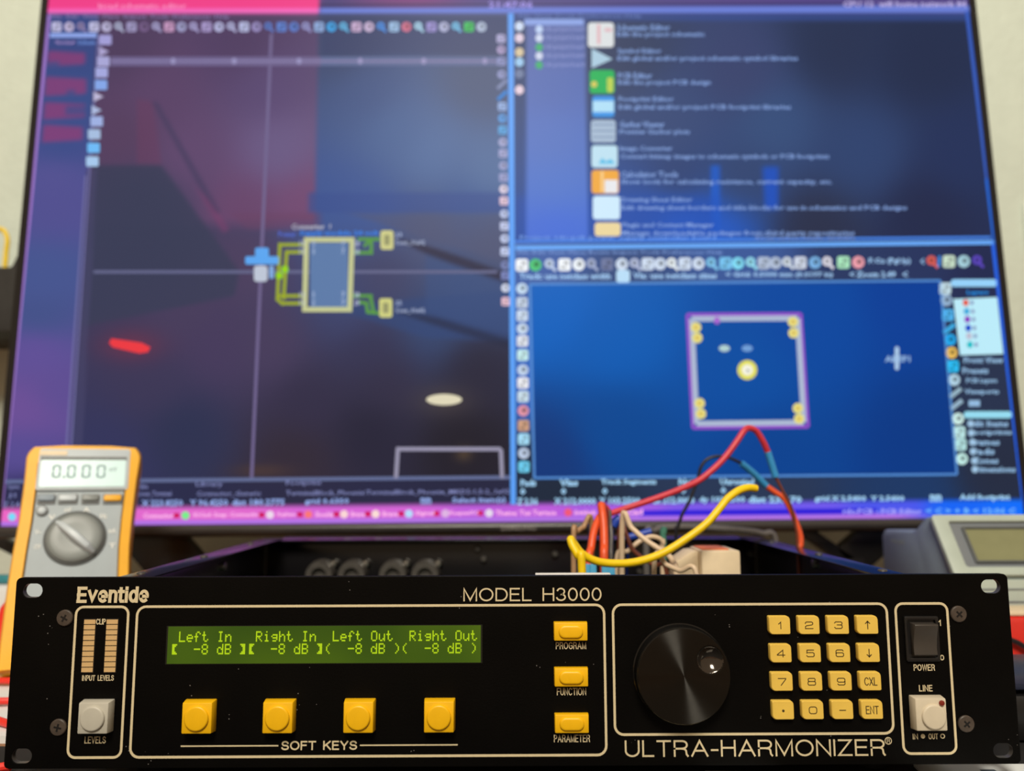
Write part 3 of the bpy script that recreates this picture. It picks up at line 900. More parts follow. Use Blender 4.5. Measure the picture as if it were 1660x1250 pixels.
w.poly([(1519, 433), (1521, 415), (1525, 415), (1523, 433)], (70, 140, 226), 4)
TW = (164, 204, 244)
w.text('F.Cu (PgUp)', 1408, 1476, 424, 11, TW, w=0.03); w.text('<', 1492, 1498, 424, 10, TW)
w.text('Track: use netclass width', 842, 990, 448, 10, TW, w=0.03); w.rr(999, 438, 1021, 458, 4, (186, 222, 248)); w.text('Via: use netclass sizes', 1026, 1162, 447, 10, TW, w=0.03)
w.text('< Grid: 0.5000 mm (0.0197 in)', 1176, 1350, 446, 10, TW, w=0.03); w.text('< Zoom 2.49', 1377, 1452, 445, 10, TW, w=0.03); w.text('<', 1463, 1471, 445, 10, TW)
for a in ((859, 461, 1524, 455), (1524, 455, 1551, 769), (866, 775, 1551, 769), (859, 461, 866, 775)): w.line(*a, 3.5, (84, 142, 214), 3)
lic = [(468, (200, 224, 246)), (491, (196, 210, 230)), (512, (206, 222, 242)), (533, (204, 222, 242)), (553, (226, 230, 240)), (576, (200, 238, 240)), (600, (196, 214, 238)), (621, (238, 238, 244)), (643, (204, 224, 236)), (666, (226, 150, 166)), (690, (206, 160, 130)), (712, (168, 224, 250)), (735, (190, 206, 230)), (757, (110, 206, 240))]
for i, (y, c) in enumerate(lic):
    x = 846 + (y - 460) * 0.011
    w.ic(0 if i % 3 else 1, x, y, 9, c)
MG = (146, 78, 200); WH = (172, 184, 210)
cs = [(1114, 510), (1298, 509), (1310, 692), (1123, 694)]; ci = [(1121, 517), (1293, 516), (1303, 685), (1129, 687)]
for P_, c_, wd, ly in ((cs, MG, 5, 3), (ci, WH, 9, 4)):
    for i in range(4):
        (xa, ya), (xb, yb) = P_[i], P_[(i + 1) % 4]
        w.line(xa, ya, xb, yb, wd, c_, ly)
for x, y in ((1128, 531), (1130, 548), (1285, 522), (1286, 540), (1134, 654), (1136, 671), (1293, 662), (1295, 679)):
    w.disc(x, y, 8.5, 8.5, (230, 220, 132), 5); w.disc(x, y, 4, 4, (222, 196, 96), 6)
w.disc(1211, 600, 16, 16, (226, 222, 96), 5, 24); w.disc(1211, 600, 9, 9, (246, 244, 226), 6); w.disc(1212, 601, 2, 2, (80, 110, 110), 7)
w.disc(1174, 565, 9, 5.5, (176, 208, 208), 5); w.disc(1211, 565, 9, 5.5, (112, 158, 214), 5); w.disc(1162, 520, 5, 6, (168, 100, 206), 5)
w.text('AREF1', 1434, 1475, 582, 10, (150, 186, 226), 5, w=0.03); w.rr(1450, 562, 1457, 600, 3, (170, 200, 230), 5)
ric = [(468, (196, 222, 232)), (487, (150, 180, 210)), (511, (80, 180, 240)), (533, (60, 170, 226)), (551, (30, 170, 240)), (572, (236, 190, 90)), (594, (40, 190, 246)), (616, (180, 214, 232)), (637, (150, 180, 196)), (656, (150, 180, 200)), (679, (206, 238, 232)), (701, (190, 232, 232)), (721, (180, 226, 226)), (744, (196, 238, 232))]
for i, (y, c) in enumerate(ric):
    x = 1532 + (y - 468) * 0.098
    if i in (3, 8, 9): w.line(x - 9, y + 7, x + 9, y - 7, 7, c, 3)
    else: w.ic(1 if (i % 3 == 1 or i == 5) else 0, x, y, 9.5, c)
w.rr(1541, 453, 1616, 465, 5, (150, 210, 250)); w.text('Layers', 1567, 1602, 475, 9, (30, 140, 226), w=0.03)
w.poly([(1545, 485), (1616, 482), (1626, 574), (1556, 576)], (188, 236, 250), 3)
for y, c in ((491, (226, 96, 80)), (505, (70, 170, 220)), (518, (140, 60, 190)), (532, (20, 70, 200)), (545, (190, 190, 210)), (559, (30, 190, 200))):
    w.disc(1565 + (y - 490) * 0.1, y, 5, 5.5, c, 4); w.disc(1575 + (y - 490) * 0.1, y, 3, 3.5, (130, 150, 190), 4)
for t, a, b, y in (('Front View', 1562, 1626, 584), ('Presets', 1560, 1602, 601), ('PCB Layers', 1566, 1616, 618), ('Viewports', 1563, 1619, 636), ('---', 1570, 1588, 654), ('Edit Items', 1570, 1634, 687), ('Footprints', 1571, 1640, 702), ('Frames', 1573, 1620, 717), ('Pads', 1574, 1612, 732), ('Zones', 1576, 1618, 747), ('Dimensions', 1577, 1646, 761)):
    w.text(t, a, b, y, 10, (150, 190, 226), w=0.03)
    if y > 680: w.disc(a + 3, y, 5.5, 5.5, (160, 196, 226), 5)
w.rr(1562, 667, 1640, 678, 5, (150, 220, 240))
TP = (164, 212, 246)
for t, a, b in (('Pads', 844, 869), ('Vias', 907, 937), ('Track Segments', 974, 1064), ('Nets', 1100, 1131), ('Unrouted', 1167, 1222)): w.text(t, a, b, 783 - (a - 840) * 0.006, 11, TP, w=0.04)
for x in (847, 913, 980, 1107, 1172): w.text('0', x - 4, x + 5, 797 - (x - 840) * 0.006, 11, TP, w=0.04)
for t, a, b in (('Z 2.36', 838, 872), ('X 212.0000', 898, 966), ('Y 103.2500', 971, 1038), ('dx 212.0000', 1056, 1126), ('dy 103.2500', 1133, 1208), ('dist 235.70', 1212, 1300), ('grid X 2.5400  Y 2.5400', 1320, 1466), ('mm', 1507, 1526), ('Add footprint', 1555, 1637)): w.text(t, a, b, 813 - (a - 840) * 0.008, 12, TP, w=0.04)
w.line(1610, 392, 1661, 824, 8, (40, 100, 230), 3)
w.done('board_window', 'bright blue circuit board window with a magenta board outline')

# --- bars at the top and bottom edge
w = Win()
w.text('kicad schematic editor', 160, 302, 10, 9, (252, 150, 200)); w.text('21:47:06', 792, 864, 8, 11, (164, 150, 232), w=0.03); w.text('CPU 12  wifi home network 84', 1366, 1566, 7, 10, (186, 176, 226), w=0.03)
w.done('top_bar', 'pink and violet bar along the top edge of the screen')
w = Win()
def tk(x): return 838 - x * 0.0078
for x, c in ((20, (120, 220, 250)), (301, (120, 238, 140)), (438, (238, 216, 236)), (500, (250, 120, 120)), (558, (250, 214, 214)), (609, (250, 220, 214)), (663, (180, 220, 252)), (722, (222, 180, 226)), (793, (230, 218, 236)), (921, (240, 90, 120))): w.disc(x, tk(x), 6.5, 6.5, c, 4)
for x in (286, 424, 486, 545, 596, 650, 707, 778): w.rect(x - 4, tk(x) - 4, x + 5, tk(x) + 4, (206, 20, 92), 3)
TC = (252, 180, 236)
for t, a, b in (('Connector', 232, 282), ('KiCad: Snap: Connectio', 314, 420), ('Keybase', 450, 480), ('Shoulda', 511, 541), ('Brave', 569, 592), ('Brave', 620, 646), ('Signal', 673, 704), ('KeepassXC', 729, 776), ('Theme: Tux Terrace', 803, 902), ('downloads', 930, 966), ('KiCad', 1003, 1042)): w.text(t, a, b, tk(a), 9, TC, w=0.04, slope=-.0078)
w.text('rdc-PCB - PCB Editor', 1366, 1494, 829, 9, (164, 160, 250), w=0.04); w.text('< C > + B < 12:06 C', 1500, 1646, 828, 10, (110, 180, 252), w=0.04)
w.done('taskbar', 'pink to blue bar along the bottom edge of the screen')

# ================================================================== RACK UNIT (all sizes in millimetres from the panel's bottom centre)
k_ = 0.001
unit = empty('rack_effects_unit', (0, 0, 0.010), label='black rack-mount audio effects unit with yellow keys and green display', cat='audio processor')

def mmb(mb):
    mb.v = [(x * k_, y * k_, z * k_) for x, y, z in mb.v]
    return mb

def U(mb, name, mats, parent=None, bevel=0, loc=None, **kw):
    return mmb(mb).build(name, mats, parent or unit, bevel=bevel * k_, loc=None if loc is None else tuple(v * k_ for v in loc), **kw)

# front panel plate with four rack slots, cut through
PT = 3.2
outer = rrect(-241.3, 241.3, 0, 88.1, 2.2, 5)
slots = [(-233.4, 82.2), (-233.4, 5.6), (233.2, 82.4), (233.4, 5.8)]
cu = bpy.data.curves.new('plate', 'CURVE')
cu.dimensions = '2D'
cu.fill_mode = 'BOTH'
cu.extrude = (PT / 2 - 0.25) * k_
cu.bevel_depth = 0.25 * k_
cu.bevel_resolution = 1
def spl(pts):
    s = cu.splines.new('POLY')
    s.points.add(len(pts) - 1)
    for p, (x, z) in zip(s.points, pts):
        p.co = (x * k_, z * k_, 0, 1)
    s.use_cyclic_u = True
spl(outer)
for sx, sz in slots:
    spl(rrect(sx - 5.0, sx + 5.0, sz - 3.6, sz + 3.6, 3.55, 8)[::-1])
ob = bpy.data.objects.new('plate', cu)
me = bpy.data.meshes.new_from_object(ob)
bpy.data.objects.remove(ob)
me.transform(Matrix.Translation((0, PT / 2 * k_, 0)) @ Matrix.Rotation(math.radians(90), 4, 'X'))
me.materials.clear()
me.materials.append(MATS['panel_black'])
me.name = 'front_panel'
me.shade_smooth(); me.set_sharp_from_angle(angle=math.radians(35))
panel = put(bpy.data.objects.new('front_panel', me), unit)
# worn bare metal inside the slots
for sx, sz in slots:
    U(ring_prism(rrect(sx - 5.0, sx + 5.0, sz - 3.6, sz + 3.6, 3.55, 8), rrect(sx - 4.7, sx + 4.7, sz - 3.3, sz + 3.3, 3.25, 8), 0.3, 3.0), 'slot_lining', 'grey_metal', panel)

def frame(x0, x1, z0, z1, r, w=1.15):
    U(ring_prism(rrect(x0 - w / 2, x1 + w / 2, z0 - w / 2, z1 + w / 2, r + w / 2, 6), rrect(x0 + w / 2, x1 - w / 2, z0 + w / 2, z1 - w / 2, r - w / 2, 6), -0.12, 0.05), 'frame_line', 'print_cream', panel)
frame(-211.6, -186.4, 4.8, 74.4, 3.6)
frame(-182.1, 43.9, 4.8, 74.4, 4.2)
frame(48.2, 181.4, 14.0, 74.4, 4.2)
frame(185.7, 210.9, 4.7, 74.4, 3.6)

def label_text(t, x0, x1, z0, z1, sw=0.42, name='lettering', gap=0.38, font=None, slant=0.0):
    U(stroke_mb(t, x0, x1, z0, z1, sw, y=-0.09, font=font, gap=gap, slant=slant), name, 'print_cream', panel, smooth=False)
label_text('Eventide', -211.8, -177.0, 76.3, 84.0, 1.5, name='maker_name', font=HEAVY, gap=0.29, slant=0.03)
label_text('MODEL H3000', -24.4, 42.8, 76.3, 82.6, 0.72, name='model_name', gap=0.27)
label_text('ULTRA-HARMONIZER', 52.7, 177.0, 3.8, 11.4, 0.86, name='product_name', gap=0.26)
U(stroke_mb('R', 177.9, 179.4, 9.6, 11.6, 0.26, y=-0.09), 'registered_mark', 'print_cream', panel, smooth=False)
U(ring_prism([(178.6 + 1.7 * math.cos(a * math.pi / 12), 10.6 + 1.7 * math.sin(a * math.pi / 12)) for a in range(24)], [(178.6 + 1.35 * math.cos(a * math.pi / 12), 10.6 + 1.35 * math.sin(a * math.pi / 12)) for a in range(24)], -0.12, 0.02), 'registered_ring', 'print_cream', panel)
label_text('SOFT KEYS', -110.6, -74.6, 7.7, 11.9, 0.72, gap=0.32)
U(MB().box(-158.3, -112.0, -0.12, 0.05, 9.45, 10.05), 'rule_line', 'print_cream', panel)
U(MB().box(-73.3, -26.8, -0.12, 0.05, 9.45, 10.05), 'rule_line', 'print_cream', panel)
label_text('LEVELS', -204.0, -193.9, 11.2, 14.4, 0.42)
label_text('INPUT', -206.9, -200.6, 39.9, 42.5, 0.36)
label_text('LEVELS', -199.4, -191.7, 39.9, 42.5, 0.36)
label_text('CLIP', -201.7, -197.1, 66.1, 68.8, 0.40)
label_text('PROGRAM', 20.3, 35.0, 53.6, 56.9, 0.40)
label_text('FUNCTION', 20.6, 34.7, 32.2, 35.6, 0.40)
label_text('PARAMETER', 19.0, 36.2, 10.7, 14.1, 0.40)
label_text('POWER', 192.8, 203.1, 42.8, 45.8, 0.42)
label_text('LINE', 194.8, 201.3, 33.2, 36.2, 0.44)
label_text('IN', 190.4, 192.9, 11.2, 13.8, 0.40)
label_text('OUT', 197.9, 202.5, 11.2, 13.8, 0.40)
label_text('1', 206.3, 207.4, 63.8, 66.6, 0.45)
label_text('0', 205.9, 207.9, 47.6, 50.2, 0.45)
U(MB().lathe([(1.05, -0.1), (1.05, 0.0)], 195.3, 12.6, 20), 'dot_mark', 'print_cream', panel)
U(ring_prism([(204.7 + 1.15 * math.cos(a * math.pi / 10), 12.6 + 1.15 * math.sin(a * math.pi / 10)) for a in range(20)], [(204.7 + 0.7 * math.cos(a * math.pi / 10), 12.6 + 0.7 * math.sin(a * math.pi / 10)) for a in range(20)], -0.12, 0.02), 'ring_mark', 'print_cream', panel)

# corner screws: pan head with a cross recess
def screw_mesh():
    m = MB().lathe([(3.9, 0.0), (3.85, -0.7), (3.5, -1.05), (2.6, -1.15), (0.0001, -1.2)], 0, 0, 32)
    return mmb(m).mesh('panel_screw', 'screw_dark')
def cross_mesh():
    m = MB().box(-1.8, 1.8, -1.27, -1.0, -0.42, 0.42).box(-0.42, 0.42, -1.28, -1.0, -1.8, 1.8)
    return mmb(m).mesh('cross_recess', 'black_plastic')
sm, cm = screw_mesh(), cross_mesh()
for i, (x, z) in enumerate(((-216.7, 69.3), (-216.6, 18.7), (216.1, 69.4), (216.2, 18.3))):
    s = inst('panel_screw', sm, unit, (x * k_, 0, z * k_), (0, (0.5, 0.2, 0.8, 0.9)[i], 0))
    inst('cross_recess', cm, s, (0, 0, 0))

# level meters
segm = mmb(MB().box(-2.7, 2.7, -0.3, 0.1, -1.02, 1.02)).mesh('meter_segment', 'meter_tan')
for cx in (-204.6, -193.8):
    bar = U(MB().box(-3.0, 3.0, -0.08, 0.1, -12.7, 12.7), 'level_meter', 'black_plastic', loc=(cx, 0, 56.2))
    for i in range(10):
        inst('meter_segment', segm, bar, (0, -0.0001, (-11.2 + i * 2.49) * k_))

# big square keys with round domes
def cap_mesh(name, m, w=15.0, d=5.5, t=0.5):
    h = w / 2
    mb = MB().frustum((-h + t, h - t, -h + t, h - t), (-h, h, -h, h), -d, -0.0)
    return mmb(mb).mesh(name, m, bevel=0.55 * k_)
def dome_mesh(name, m, r=5.7, d=5.5):
    mb = MB().lathe([(r, -d + 0.3), (r, -d - 0.75), (r - 0.35, -d - 1.15), (r - 0.9, -d - 1.25), (0.0001, -d - 1.05)], 0, 0, 48)
    return mmb(mb).mesh(name, m, angle=60)
cy, dy = cap_mesh('soft_key', 'key_yellow'), dome_mesh('key_dome', 'key_yellow')
for i in range(4):
    o = inst('soft_key', cy, unit, ((-149.2 + 37.95 * i) * k_, 0, 24.0 * k_), label='square yellow key with round dome')
    inst('key_dome', dy, o, (0, 0, 0))
o = inst('levels_button', cap_mesh('levels_button', 'key_grey'), unit, (-197.9 * k_, 0, 24.2 * k_), label='square grey button')
inst('key_dome', dome_mesh('key_dome', 'key_grey'), o, (0, 0, 0))
o = inst('line_button', cap_mesh('line_button', 'key_beige', 15.6), unit, (197.2 * k_, 0, 24.0 * k_), label='square beige button with a small red lamp')
inst('key_dome', dome_mesh('key_dome', 'key_beige'), o, (0.9 * k_, 0, -0.8 * k_))
U(MB().lathe([(1.35, -5.2), (1.35, -5.9), (0.9, -6.4), (0.0001, -6.6)], 5.1, 5.3, 20), 'indicator_lamp', 'red_lamp', o)

# three wide keys
wide = mmb(MB().frustum((-8.0, 8.0, -4.2, 4.2), (-8.2, 8.2, -4.4, 4.4), -3.4, 0)).mesh('mode_key', 'key_yellow', bevel=0.45 * k_)
def stadium(w, h):
    return rrect(-w, w, -h, h, h * 0.98, 8)
rings = [[(x, y, z) for x, z in stadium(a, b)] for a, b, y in ((5.9, 3.1, -3.2), (5.8, 3.0, -3.9), (5.4, 2.65, -4.3), (4.6, 2.0, -4.4))]
wdome = mmb(MB().loft(rings)).mesh('key_dome', 'key_yellow', angle=60)
for z in (62.4, 41.2, 20.0):
    o = inst('mode_key', wide, unit, (27.4 * k_, 0, z * k_), label='wide yellow key with oval dome')
    inst('key_dome', wdome, o, (0, 0, 0))

# green two-line display
lcd = U(MB().box(-76.2, 76.2, -0.05, 0.2, -9.0, 9.0), 'display', 'lcd_bezel', loc=(-91.3, 0, 56.3), label='green backlit two-line text display')
U(MB().box(-75.4, 75.4, -0.20, -0.06, -8.7, 8.7), 'backlit_glass', 'lcd_backlight', lcd)
FONT = {'L': '10000 10000 10000 10000 10000 10000 11111', 'e': '00000 00000 01110 10001 11111 10000 01110', 'f': '00110 01001 01000 11100 01000 01000 01000', 't': '01000 01000 11100 01000 01000 01001 00110',
        'I': '01110 00100 00100 00100 00100 00100 01110', 'n': '00000 00000 10110 11001 10001 10001 10001', 'R': '11110 10001 10001 11110 10100 10010 10001', 'i': '00100 00000 01100 00100 00100 00100 01110',
        'g': '00000 00000 01111 10001 01111 00001 01110', 'h': '10000 10000 10110 11001 10001 10001 10001', 'O': '01110 10001 10001 10001 10001 10001 01110', 'u': '00000 00000 10001 10001 10001 10011 01101',
        '-': '00000 00000 00000 11111 00000 00000 00000', '8': '01110 10001 10001 01110 10001 10001 01110', 'd': '00001 00001 01101 10011 10001 10001 01111', 'B': '11110 10001 10001 11110 10001 10001 11110',
        '(': '00010 00100 01000 01000 01000 00100 00010', ')': '01000 00100 00010 00010 00010 00100 01000', '[': '01111 01110 01100 01100 01100 01110 01111', ']': '11110 01110 00110 00110 00110 01110 11110'}
L1 = ' Left In   Right In  Left Out  Right Out'
L2 = '[  -8 dB ][  -8 dB ](  -8 dB )(  -8 dB )'
PITCH = 148.0 / 40
DX, DZ = 0.60, 0.70
cmesh = {}
def char_mesh(ch):
    if ch not in cmesh:
        m = MB()
        for r, row in enumerate(FONT[ch].split()):
            for c, b in enumerate(row):
                if b == '1':
                    m.box(c * DX, (c + 1) * DX - 0.03, -0.29, -0.21, -(r + 1) * DZ + 0.03, -r * DZ)
        cmesh[ch] = mmb(m).mesh('display_character', 'lcd_glyph', smooth=False)
    return cmesh[ch]
for line, z0 in ((L1, 6.35), (L2, 0.5)):
    for i, ch in enumerate(line):
        if ch != ' ':
            inst('display_character', char_mesh(ch), lcd, ((-73.7 + i * PITCH) * k_, 0, z0 * k_))

# turned black jog dial with a finger dimple
DR = 22.2
dial = U(MB().lathe([(23.0, 0.0), (23.0, -0.5), (22.5, -1.0), (22.4, -6.4), (DR, -7.4), (DR - 0.5, -8.0), (DR - 0.8, -7.9), (DR - 0.9, -4.0)], 0, 0, 96), 'jog_dial', 'dial_rim', loc=(80.2, 0, 42.7), label='round black turned-metal dial with a finger dimple')
NA, NR = 160, 60
dcx, dcz, dr = 12.6, 7.4, 6.2
vs = [(0, -8.0, 0)]; fs = []; mi = []
for r in range(1, NR + 1):
    R_ = (DR - 0.5) * r / NR
    for a in range(NA):
        x, z = R_ * math.cos(2 * math.pi * a / NA), R_ * math.sin(2 * math.pi * a / NA)
        q = math.hypot(x - dcx, z - dcz) / dr
        y = -8.0 + (3.2 * (1 - q * q) if q < 1 else 0)
        vs.append((x, y, z))
for a in range(NA):
    fs.append((0, 1 + a, 1 + (a + 1) % NA))
for r in range(1, NR):
    for a in range(NA):
        b = (a + 1) % NA
        fs.append((1 + (r - 1) * NA + a, 1 + r * NA + a, 1 + r * NA + b, 1 + (r - 1) * NA + b))
mb = MB().add(vs, fs)
for i, f in enumerate(mb.f):
    c = np.mean([mb.v[j] for j in f], 0)
    mb.m[i] = 1 if math.hypot(c[0] - dcx, c[2] - dcz) < dr * 0.99 else 0
U(mb, 'dial_face', ['dial_turned_black', 'dial_gloss'], dial, angle=50)

# keypad: sixteen leaf-cornered keys with printed legends
kp = rrect(-5.2, 5.2, -4.3, 4.3, [1.9, 0.7, 1.9, 0.7], 5)
kf = [(x * 0.965, z * 0.96) for x, z in kp]
keym = mmb(MB().loft([[(x, 0, z) for x, z in kp], [(x, -2.2, z) for x, z in kp], [(x, -2.65, z) for x, z in kf], [(x * 0.97, -2.8, z * 0.97) for x, z in kf]])).mesh('keypad_key', 'key_pale_yellow', angle=40)
keys = [['1', '2', '3', 'up'], ['4', '5', '6', 'down'], ['7', '8', '9', 'CXL'], ['.', '0', '-', 'ENT']]
for r in range(4):
    for c in range(4):
        o = inst('keypad_key', keym, unit, ((128.1 + 14.13 * c) * k_, 0, (64.85 - 13.1 * r) * k_), label='pale yellow keypad key')
        t = keys[r][c]
        m = MB()
        Y_ = -2.86
        if t == 'up' or t == 'down':
            s = 1 if t == 'up' else -1
            m.box(-0.22, 0.22, Y_, Y_ + 0.05, -2.0, 2.0)
            m.prism([(0, 2.1 * s), (-1.35, 0.7 * s), (-0.95, 0.5 * s), (0, 1.35 * s), (0.95, 0.5 * s), (1.35, 0.7 * s)], Y_, Y_ + 0.05)
        elif t == '.':
            m.lathe([(0.62, Y_), (0.62, Y_ + 0.05)], 0, -0.2, 16)
        elif t == '-':
            m.box(-1.6, 1.6, Y_, Y_ + 0.05, -0.3, 0.12)
        elif len(t) == 3:
            stroke_mb(t, -3.1, 3.1, -1.9, 1.9, 0.42, y=Y_, mb=m)
        elif t == '1':
            stroke_mb(t, -0.7, 0.7, -1.75, 1.75, 0.42, y=Y_, font=SQD, mb=m)
        else:
            stroke_mb(t, -2.0, 2.0, -1.75, 1.75, 0.42, y=Y_, font=SQD, mb=m)
        U(m, 'key_legend', 'legend_brown', o, smooth=False)

# power rocker
sw = U(ring_prism(rrect(-8.2, 8.2, -10.6, 10.6, 0.8, 4), rrect(-6.7, 6.7, -8.8, 8.8, 0.6, 4), -1.6, 0.1), 'power_switch', 'black_plastic', loc=(197.3, 0, 58.0), bevel=0.35, label='black rocker power switch with a grey rocker')
U(MB().box(-6.7, 6.7, -0.3, -0.05, -8.8, 8.8), 'switch_well', 'black_plastic', sw)
ringsL = []
for x in (-5.3, 5.9):
    ringsL.append([(x, y, z) for y, z in ((-0.1, 7.6), (-5.4, 7.4), (-5.7, 7.0), (-4.4, 3.5), (-3.5, 0.0), (-3.1, -4.0), (-3.4, -7.0), (-3.1, -7.4), (-0.1, -7.6))])
U(MB().loft(ringsL), 'rocker', 'rocker_grey', sw, bevel=0.3, angle=40)

# ---------------- open chassis behind the panel
CW, CD, CT = 215.5, 305.0, 81.2     # half width, rear, top (above the panel bottom)
U(MB().box(-CW, CW, 3.3, CD, 2.0, 3.4), 'chassis_floor', 'chassis_black')
for s in (-1, 1):
    x0, x1 = (s * CW, s * (CW - 1.4)) if s > 0 else (s * CW, s * (CW - 1.4))
    lo, hi = min(x0, x1), max(x0, x1)
    m = MB().box(lo, hi, 3.3, CD, 3.4, CT)
    l2 = sorted((s * CW, s * (CW - 17.0)))
    m.box(l2[0], l2[1], 3.3, CD, CT, CT + 1.4)
    l3 = sorted((s * (CW - 11.6), s * (CW - 13.0)))
    wall = U(m, 'chassis_side', 'chassis_black', bevel=0.3)
    for yy in (60, 150, 245):
        U(MB().lathe_z([(2.6, CT + 1.4), (2.4, CT + 2.2), (1.2, CT + 2.6)], s * (CW - 6.5), yy, 16), 'lid_screw', 'grey_metal', wall)
rear = U(MB().box(-CW + 1.5, CW - 1.5, CD - 1.4, CD, 3.4, CT).frustum((-CW + 17.2, CW - 17.2, CT - 0.8, CT + 0.4), (-CW + 17.2, CW - 17.2, CT + 1.2, CT + 2.4), CD - 15, CD), 'rear_panel', 'chassis_black', bevel=0.3)
def up(px, py, Y):
    p = at(px, py, Y / 1000.0)
    return p.x * 1000, p.z * 1000 - 10
for px in (520, 572, 638, 690):
    x, z = up(px, 931, CD - 8)
    xl = U(MB().lathe([(12.5, CD - 1.5), (12.5, CD - 6), (11.3, CD - 16), (6.5, CD - 16), (6.5, CD - 11), (0.001, CD - 11)], x, z, 28), 'socket_body', 'grey_metal', rear)
    x2, z2 = up(px + 20, 914, CD - 8)
    U(MB().lathe([(3.4, CD - 1.5), (3.4, CD - 6), (2.2, CD - 8), (0.001, CD - 8.4)], x2, z2, 18), 'socket_screw', 'bright_metal', rear)
for px, py in ((420, 905), (774, 890), (784, 907), (900, 899), (1080, 905), (1218, 898), (1038, 928)):
    x, z = up(px, py, CD - 5)
    U(MB().lathe([(2.6, CD - 1.5), (2.6, CD - 4.5), (1.6, CD - 6), (0.001, CD - 6.2)], x, z, 16), 'rear_screw', 'grey_metal', rear)
for px, py, Y in ((350, 918, 200), (1356, 913, 170)):
    x, z = up(px, py, Y)
    s = -1 if x < 0 else 1
    m = MB().lathe([(3.2, 0), (3.0, 2.0), (0.001, 2.6)], 0, 0, 16)
    m.v = [(s * (CW - 1.5) - s * y, Y + x_, z + z_) for x_, y, z_ in m.v]
    U(m, 'side_screw', 'bright_metal')
U(MB().box(-190, 190, 40, 290, 12, 13.6), 'circuit_board', 'pcb_green')
for sx in (-170, 170):
    for yy in (60, 270):
        U(MB().lathe_z([(3, 3.4), (3, 12)], sx, yy, 12), 'board_standoff', 'grey_metal')
for sx in (-180, 180):
    for yy in (25, 280):
        U(MB().lathe_z([(8, -8.4), (9, -8.0), (10, 2.0)], sx, yy, 20), 'rubber_foot', 'black_plastic')
# pale card edge just behind the panel, blue terminals, cream block with orange top
x0, z0 = up(868, 931, 40); x1, _ = up(990, 931, 40)
U(MB().box(x0, x1, 40, 44, 13.6, z0 + 0.3), 'card_edge', 'white_card', bevel=0.4)
for px, w_ in ((942, 4.2), (952, 3.0), (961, 4.2), (981, 5.0), (991, 4.0)):
    x, z = up(px, 914, 125)
    U(MB().box(x - w_ / 2, x + w_ / 2, 122, 129, 13.6, z), 'terminal_block', 'terminal_blue', bevel=0.5)
Yb = 130
xa, zt = up(1137, 893, Yb); xb, _ = up(1200, 893, Yb)
blk = U(MB().box(xa, xb, Yb, Yb + 34, 13.6, zt), 'relay_block', 'cream_plastic', bevel=1.2, label='cream block with an orange top')
U(MB().prism([(xa - 15, 13.6), (xa - 0.2, 13.6), (xa - 0.2, zt - 1), (xa - 5, zt - 1.5), (xa - 15, zt - 8)], Yb + 8, Yb + 32), 'relay_side', 'cream_plastic', blk, bevel=0.8)
U(MB().box(xa + 2, xb - 6, Yb + 5, Yb + 30, zt, zt + 0.8), 'relay_top', 'orange_print', blk, bevel=0.2)

# ================================================================== LOOSE WIRES
def pts(l, Y0, Y1=None):
    n = len(l)
    return [at(x, y, (Y0 + ((Y1 if Y1 is not None else Y0) - Y0) * i / (n - 1))) for i, (x, y) in enumerate(l)]

def down(p, z=0.024, dy=0.0):
    return Vector((p.x, p.y + dy, z))

def wire(name, segs, label, group=None):
    # segs: (part name, material, points, radius)
    root = empty(name, tuple(segs[0][2][0]), label=label, cat='wire', group=group)
    o = Vector(segs[0][2][0])
    for pn, mt, pp, r in segs:
        MB().tube([p - o for p in pp], r, 10).build(pn, mt, root, angle=70)
    return root

def px_(l):
    return [(840 + x / 3.32, 660 + y / 3.32) for x, y in l]

# yellow
p = pts(px_([(342, 845), (322, 800), (292, 745), (283, 712), (300, 735), (345, 790), (430, 832), (550, 842), (660, 828), (780, 785), (900, 712), (1010, 630), (1085, 545), (1130, 490), (1190, 448), (1240, 434), (1280, 438)]), 0.088, 0.125)
q = p[-1]
wire('jumper_wire', [('insulation', 'wire_yellow', [down(p[0], 0.030)] + p, 0.0025)], 'thick yellow wire looping out of the open rack unit')
# red with blue sleeve
p = pts(px_([(455, 600), (500, 572), (570, 548), (680, 512), (800, 470), (900, 430), (980, 390), (1060, 325), (1120, 262), (1180, 180), (1215, 128), (1240, 113), (1280, 128), (1320, 190), (1342, 240)]), 0.165, 0.19)
p2 = pts(px_([(1342, 240), (1362, 300), (1385, 375)]), 0.19, 0.192)
p3 = pts(px_([(1385, 375), (1425, 455), (1470, 540), (1492, 640), (1505, 770)]), 0.192, 0.20)
wire('jumper_wire', [('insulation', 'wire_mag', [down(p[0], 0.024)] + p, 0.0023), ('sleeve', 'wire_blue', p2, 0.0026), ('tail', 'wire_brown', p3 + [down(p3[-1], 0.024)], 0.0011)], 'red wire with a blue sleeve rising highest in front of the screen')
# black/grey with blue sleeve and orange tail
p = pts(px_([(850, 700), (862, 640), (884, 575), (915, 520), (940, 460), (968, 380), (985, 320), (1020, 280), (1075, 265), (1140, 275), (1200, 302)]), 0.225, 0.225)
p2 = pts(px_([(1200, 302), (1265, 355), (1335, 425)]), 0.225, 0.228)
p3 = pts(px_([(1335, 425), (1385, 460), (1430, 492), (1470, 560), (1495, 620), (1518, 690), (1520, 745), (1512, 790)]), 0.228, 0.22)
wire('jumper_wire', [('insulation', 'wire_black', [down(p[0], 0.024)] + p, 0.0013), ('sleeve', 'wire_blue', p2, 0.0027), ('tail', 'wire_orange', p3 + [down(p3[-1], 0.024)], 0.0022)], 'black wire with a blue sleeve and orange tail beside the red loop')
